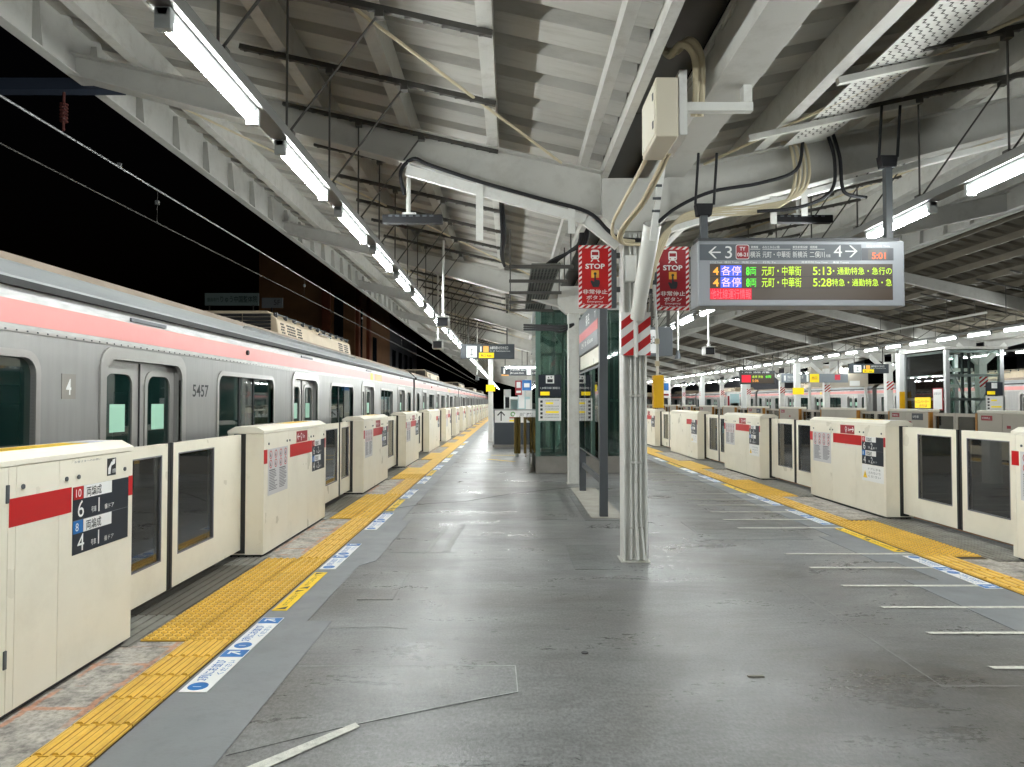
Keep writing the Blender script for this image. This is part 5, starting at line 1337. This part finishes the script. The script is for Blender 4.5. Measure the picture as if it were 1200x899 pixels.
# far canopy
XC = 17.6
fc = empty('far_canopy', (XC, 20, 0)); tag(fc, 'dark ribbed butterfly canopy over the far platform on the right', 'canopy')
def zf(x): return 3.78 + .222 * abs(x - XC)
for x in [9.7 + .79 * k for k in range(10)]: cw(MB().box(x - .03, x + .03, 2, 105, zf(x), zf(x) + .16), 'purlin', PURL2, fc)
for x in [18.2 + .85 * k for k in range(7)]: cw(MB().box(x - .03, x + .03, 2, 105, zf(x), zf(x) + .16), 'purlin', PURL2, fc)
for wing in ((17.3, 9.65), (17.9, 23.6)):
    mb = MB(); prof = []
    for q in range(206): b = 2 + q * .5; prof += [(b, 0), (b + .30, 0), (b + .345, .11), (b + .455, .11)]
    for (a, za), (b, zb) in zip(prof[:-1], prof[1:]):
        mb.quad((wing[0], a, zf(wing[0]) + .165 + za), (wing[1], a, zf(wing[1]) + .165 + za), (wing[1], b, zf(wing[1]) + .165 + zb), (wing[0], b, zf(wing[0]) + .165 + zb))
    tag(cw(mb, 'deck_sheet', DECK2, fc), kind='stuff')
cw(MB().box(17.3, 17.9, 2, 105, 3.80, 4.1), 'valley_beam', PALE2, fc); cw(MB().box(9.62, 9.645, 2, 105, 5.15, 5.75), 'fascia', PALE2, fc); cw(MB().box(23.6, 23.62, 2, 105, 4.9, 5.4), 'fascia', PALE2, fc)
for yy in [7.0 + 6.5 * k for k in range(13)]:
    for (xa, xb) in ((17.4, 9.7), (17.8, 23.5)):
        mb = MB(); mb.prism([(xa, zf(xa) - .42), (xb, zf(xb) - .24), (xb, zf(xb) - .002), (xa, zf(xa) - .002)], lambda q, t: (q[0], yy + (.07 if t else -.07), q[1])); cw(mb, 'rafter', PALE2, fc)
for yy in [10 + 1.3 * k for k in range(36)]:
    mb = MB(); mb.bar((12.6, yy, zf(12.6) - .02), (16.4, yy, zf(16.4) - .02), .04, .04); cw(mb, 'strut_channel', STRUT, fc)
    cw(MB().tube([(14.6, yy, 3.75), (14.6, yy, zf(14.6))], .012, 4).tube([(14.6, yy, 3.75), (15.4, yy, zf(15.4))], .012, 4).tube([(13.4, yy, 3.9), (13.4, yy, zf(13.4))], .012, 4), 'hanger_rod', STRUT, fc)
cw(MB().box(14.52, 14.68, 11, 90, 3.71, 3.78), 'lamp_duct', DUCT, fc); cw(MB().box(19.72, 19.88, 15, 90, 3.54, 3.6), 'lamp_duct', DUCT, fc)
cw(MB().bar((12.8, 19, 3.95), (12.8, 60, 3.95), .05, .05), 'conduit_run', PALE, fc)
for k, yy in enumerate([26.5 + 6.5 * q for q in range(9)]):
    t = empty('far_pillar', (XC, yy, 0)); tag(t, '%s pale pillar of the far platform counted from the elevator' % ordinal(k + 1), 'pillar', 'pillars of the far platform')
    MB().box(-.14, .14, -.14, .14, 0, 3.4).build('shaft', WPOST, t); MB().bar((0, 0, 2.9), (.9, 0, 3.72), .16, .16).build('arm', WPOST, t); MB().bar((0, 0, 2.9), (-.9, 0, 3.72), .16, .16).build('arm', WPOST, t)
    F = Face((-.16, -.15, 0), (1, 0, 0), (0, 0, 1)); sb = F.rect('striped_board', WHITE, t, 0, .32, 2.1, 2.5, 0, .01)
    F.shape('red_stripe', RED, sb, [q for q in (clip_diag(0, .32, 2.1, 2.5, 1.9 + .16 * j, 1.98 + .16 * j, .8) for j in range(5)) if q], .01, .014)
for k, (x, yy) in enumerate(((15.45, 28.0), (15.45, 38.2), (15.45, 47.0), (15.45, 57.0))):
    t = empty('white_square_post', (x, yy, 0)); tag(t, ['white square post at the left corner of the far elevator', 'white square post with yellow band right of the far departure board', 'third white square post on the far platform', 'farthest white square post on the far platform'][k], 'post', 'white square posts on the far platform')
    MB().box(-.14, .14, -.14, .14, 0, 3.62).build('shaft', mat('white_square_paint', srgb(232, 234, 232), .4), t, bevel=.01); MB().box(-.14, .9, -.1, .1, 3.45, 3.6).build('arm', WPOST, t); MB().box(-.16, .16, -.16, -.14, .2, 1.95 if k == 0 else .4).build('yellow_label', EMY, t)
    if k == 1: MB().box(-.30, .30, -.17, -.15, 1.95, 2.3).build('yellow_band', SIGNY, t)
# far elevator
fe = empty('far_elevator', (15.5, 25.2, 0)); tag(fe, 'clear glass elevator with steel braces on the far platform', 'elevator')
EW, ED, EH = 2.05, 2.7, 3.42
for x in (.06, EW - .06):
    for yy in (.06, ED - .06): MB().box(x - .07, x + .07, yy - .07, yy + .07, 0, EH).build('corner_post', SILVER, fe)
for z in (.05, 1.6, 2.45, EH - .12):
    MB().box(.13, EW - .13, .03, .10, z, z + .09).build('cross_rail', SILVER, fe); MB().box(.03, .10, .13, ED - .13, z, z + .09).build('cross_rail', SILVER, fe)
    MB().box(.13, EW - .13, ED - .10, ED - .03, z, z + .09).build('cross_rail', SILVER, fe)
MB().box(.02, .03, .13, ED - .13, .1, EH).build('glass_side', CLEAR, fe); MB().box(.13, EW - .13, .015, .025, .1, EH).build('glass_front', CLEAR, fe); MB().box(.13, EW - .13, ED - .02, ED - .01, .1, EH).build('glass_back', GREENGLASS, fe)
for a, b in (((.2, .12, 2.9), (1.1, .12, .9)), ((1.7, .12, 2.2), (.9, .12, .9)), ((.12, 2.4, 2.5), (.12, 1.4, 1.2)), ((.12, .4, 2.5), (.12, 1.4, 1.2))): MB().tube([a, b], .022, 6).build('brace_rod', SILVER, fe)
for z in (2.15, 2.75): MB().bar((.2, 1.9, z), (1.8, 1.3, z), .10, .12).build('machine_beam', CLEANW, fe)
MB().box(.35, .75, 1.3, 1.9, 1.75, 2.12).build('drive_box', CLEANW, fe, bevel=.02); MB().box(1.25, 1.6, .9, 1.2, 2.3, 2.6).build('control_box', CLEANW, fe, bevel=.02)
for x in (.9, 1.15): MB().box(x, x + .06, .5, .6, .1, EH).build('guide_rail', DARKM, fe)
MB().box(-.1, EW + .1, -.1, ED + .1, EH, EH + .10).build('roof_slab', PALE, fe, bevel=.02)
F = Face((0, -.03, 0), (1, 0, 0), (0, 0, 1)); q = F.rect('lift_sign', NAVY, fe, 1.38, 1.98, 1.78, 2.25, 0, .02); F.rect('lift_icon', WHITE, q, 1.58, 1.78, 2.03, 2.22, .02, .025); F.rect('yellow_strip', SIGNY, q, 1.42, 1.70, 1.81, 1.93, .02, .025)
q = F.rect('information_sheet', WHITE, fe, 1.38, 1.98, 1.12, 1.75, 0, .02)
for k in range(5): F.rect('icon', INK, q, 1.43, 1.50, 1.18 + .11 * k, 1.24 + .11 * k, .02, .024)
for z, l in ((1.58, .2), (1.35, .36)): F.rect('yellow_strip', SIGNY, q, 1.56, 1.56 + l, z, z + .05, .02, .024)
F2 = Face((-.02, 0, 0), (0, -1, 0), (0, 0, 1)); q = F2.rect('yellow_notice', SIGNY, fe, -1.9, -.9, 1.32, 1.72, 0, .02); F2.text('lettering', INK, q, '←エレベーター', -1.85, 1.5, .12, .85, c=.024); F2.text('lettering', INK, q, 'のりば', -1.6, 1.36, .10, .5, c=.024)
q = F2.rect('red_rimmed_poster', DRED, fe, -.75, -.15, 1.25, 2.05, 0, .02); F2.rect('poster_paper', WHITE, q, -.71, -.19, 1.29, 2.01, .02, .024); F2.text('lettering', GREYINK, q, 'お知らせ', -.65, 1.8, .10, .4, c=.028)
hanging_sign(14.6, 16.3, 30.5, 2.78, 3.18, 'dark hanging lift sign with yellow strip left of the far elevator', 4.0, LIFT())
wl = empty('billboard', (19.0, 42, 0)); tag(wl, 'blank taupe billboard on legs behind the far hanging lift sign', 'billboard'); MB().box(-1.2, 2.2, 0, .4, 2.45, 3.7).build('wall', TAUPE, wl); MB().box(-1.25, -1.15, .1, .3, 0, 2.45).build('leg', PALE, wl); MB().box(2.1, 2.2, .1, .3, 0, 2.45).build('leg', PALE, wl); MB().box(-1.3, 2.3, -.1, .5, 3.7, 3.78).build('roof_edge', PALE, wl)
F = Face((-1.2, -.01, 0), (1, 0, 0), (0, 0, 1)); F.rect('white_notice', WHITE, wl, 2.3, 2.9, 2.5, 2.8, 0, .01)
# far departure board and direction sign
fb = empty('far_departure_board', (13.6, 39.0, 2.52)); tag(fb, 'small far departure board with red and yellow LED rows', 'departure board')
F = Face((-.95, 0, 0), (1, 0, 0), (0, 0, 1)); F.rect('casing', DARKM, fb, 0, 1.9, 0, .75, -.2, 0); s_ = F.rect('screen', LEDSCR, fb, .06, 1.84, .06, .56, 0, .004)
F.rect('alert_block', L_RED, s_, .08, .58, .1, .5, .004, .006); F.text('lettering', L_YEL, s_, '各停 渋谷', .66, .34, .14, .6, c=.008); F.text('lettering', L_ORG, s_, '5:06', .66, .12, .14, .34, c=.008); F.text('lettering', L_GRN, s_, '8両', 1.4, .34, .14, .3, c=.008); F.text('lettering', WHITE, fb, '1 渋谷 池袋 方面', .1, .61, .09, 1.5, c=.004)
for x in (-.8, .8): MB().box(x - .02, x + .02, -.12, -.08, .75, 1.6).build('hanger', STRUT, fb)
hanging_sign(14.8, 18.4, 38.6, 2.60, 3.08, 'long pale hanging sign with yellow panel on the far platform', 4.0, [('t', '1', .03, .2, .6, .025, WHITE), ('t', '渋谷 池袋 川越市方面', .08, .45, .34, .24, WHITE), ('t', 'for Shibuya', .08, .15, .2, .18, WHITE), ('r', .37, .40, .1, .9, SIGNW, 'white_icon'), ('r', .42, .56, .02, .98, SIGNY, 'yellow_panel'), ('t', '出口', .45, .35, .35, .08, INK), ('r', .80, .88, .3, .9, mat('route_red', srgb(200, 40, 60), .4, emit=(.6, .03, .06), estr=.3), 'route_badge')], mat('sign_pale_grey', srgb(140, 148, 156), .4))
box_stand('poster_stand', 14.35, 15.2, 47, .9, 2.2, WHITE, 'bright poster stand by the far platform gates', 'poster stand', .1, (('sky_picture', LB, .25, .95, .1, .9), ('yellow_picture', mat('poster_sun', srgb(236, 200, 110), .5), .3, .9, .1, .45), ('title', DRED, .05, .2, .2, .8)))
box_stand('hanging_poster', 13.2, 14.0, 62, 1.9, 3.5, WHITE, 'white and blue poster hanging far along the far platform', 'poster', .08, (('picture', BLUE, .2, .8, .4, .8), ('caption', DRED, .2, .8, .12, .22)))

# ================================================================== OVERHEAD LINE AND TOWN, LEFT
oh = empty('overhead_line', (-4.6, 5, 4.2)); tag(oh, 'thin overhead wires strung above the left train', 'overhead wire')
cw(MB().tube([(-4.6, -5, 4.31), (-4.6, 100, 4.31)], .012, 6), 'messenger_wire', mat('wire_grey', srgb(150, 150, 150), .4, metal=.5), oh); cw(MB().tube([(-4.6, -5, 3.88), (-4.6, 100, 3.88)], .008, 6), 'contact_wire', STRUT, oh)
for yy in (9.2, 15.8, 22, 30): cw(MB().tube([(-4.6, yy, 3.88), (-4.6, yy, 4.31)], .004, 4), 'dropper', STRUT, oh); cw(MB().box(-4.62, -4.58, yy - .02, yy + .02, 4.12, 4.17), 'dropper_clip', SILVER, oh)
for yy in (5.9, 8.3): cw(MB().box(-4.62, -4.58, yy - .02, yy + .02, 4.32, 4.36), 'wire_clamp', SILVER, oh)
gb = empty('catenary_beam', (-5, 7.25, 4.8)); tag(gb, 'dark blue steel catenary beam with insulator at the left eaves', 'catenary beam')
cw(MB().box(-9.5, -4.0, 7.18, 7.32, 4.74, 4.86), 'beam', mat('dark_blue_steel', srgb(44, 52, 66), .5), gb)
mb = MB(); mb.tube([(-4.6, 7.25, 4.74), (-4.6, 7.25, 4.34)], .014, 8)
for k in range(6): mb.tube([(-4.6, 7.25, 4.62 - .035 * k), (-4.6, 7.25, 4.605 - .035 * k)], .04, 10)
cw(mb, 'insulator', mat('insulator_brown', srgb(80, 44, 40), .3), gb)
def building(name, x0, x1, y0, y1, h, m, label, parts):
    t = empty(name, ((x0 + x1) / 2, y0, -1.45)); tag(t, label, 'building'); cw(MB().box(x0, x1, y0, y1, -1.45, h), 'wall', m, t)
    F = Face((x1 + .01, y0, 0), (0, 1, 0), (0, 0, 1)); Ff = Face((x0, y0 - .01, 0), (1, 0, 0), (0, 0, 1))
    base = Vector(t.location)
    for (nm, mm, f_, a0, a1, b0, b1, th) in parts:
        mbx = MB(); (F if f_ == 's' else Ff).addrect(mbx, a0, a1, b0, b1, 0, th); cw(mbx, nm, mm, t)
    return t
building('brown_building', -22, -13.6, 62, 80, 15, BROWNB, 'brown tiled building beyond the left train roof', [('pier', BROWNB2, 'f', 5.6, 6.3, -1, 15, .4), ('window', WINDK, 'f', 6.6, 7.4, 4, 11, .05), ('pier', BROWNB2, 's', .2, .9, -1, 15, .3), ('window', WINDK, 's', 1.5, 3.0, 4.5, 10, .05), ('window', WINDK, 's', 8, 10, 4.5, 8, .05), ('pier', BROWNB2, 's', 5, 5.8, -1, 15, .3)])
building('grey_building', -24, -14.5, 85, 110, 11, GREYB, 'grey building far left beyond the brown one', [('window', WINDK, 's', 2 + 5 * k, 4.5 + 5 * k, 5, 8, .05) for k in range(4)] + [('window', WINDK, 'f', 6, 8.5, 4, 8, .05)])
cb_ = building('clinic_building', -24, -13.2, 36, 52, 5.6, GREYB, 'dark low building carrying the clinic sign left of the train', [('window', WINDK, 's', 2 + 4 * k, 4.4 + 4 * k, 2, 4, .05) for k in range(3)])
sg = empty('clinic_sign', (-14.0, 35.6, 6.3)); tag(sg, 'pale rooftop sign with green clinic lettering above the train roof', 'sign')
F = Face((-1.35, 0, 0), (1, 0, 0), (0, 0, 1)); q = F.rect('sign_panel', mat('clinic_panel', srgb(110, 128, 124), .6, emit=(.5, .62, .6), estr=.010), sg, 0, 2.7, .1, .72, -.08, 0)
F.text('lettering', mat('clinic_green', srgb(20, 60, 56), .5), q, 'りゅう中国整体院', .78, .24, .34, 1.85, c=.004, bold=.012); F.text('lettering', mat('clinic_green', (0, 0, 0)), q, '腰痛専門', .12, .28, .2, .58, c=.004)
for x in (-1.1, 1.1): MB().box(x - .03, x + .03, -.06, -.02, -.7, .1).build('leg', STRUT, sg)
q2 = empty('floor_sign', (-11.9, 35.4, 6.25)); tag(q2, 'small pale rooftop sign reading 5F beside the clinic sign', 'sign')
F = Face((-.52, 0, 0), (1, 0, 0), (0, 0, 1)); q = F.rect('sign_panel', mat('floor_panel', srgb(110, 114, 116), .6, emit=(.6, .62, .62), estr=.008), q2, 0, 1.04, 0, .5, -.08, 0); F.text('lettering', INK, q, '5F', .6, .14, .26, .32, c=.004)
MB().box(-.03, .03, -.06, -.02, -.7, 0).build('leg', STRUT, q2)
building('dark_building', 27, 60, 70, 120, 9, GREYB, 'dark building mass behind the far train', [('window', WINDK, 'f', 2 + 6 * k, 5 + 6 * k, 3, 6, .05) for k in range(5)])
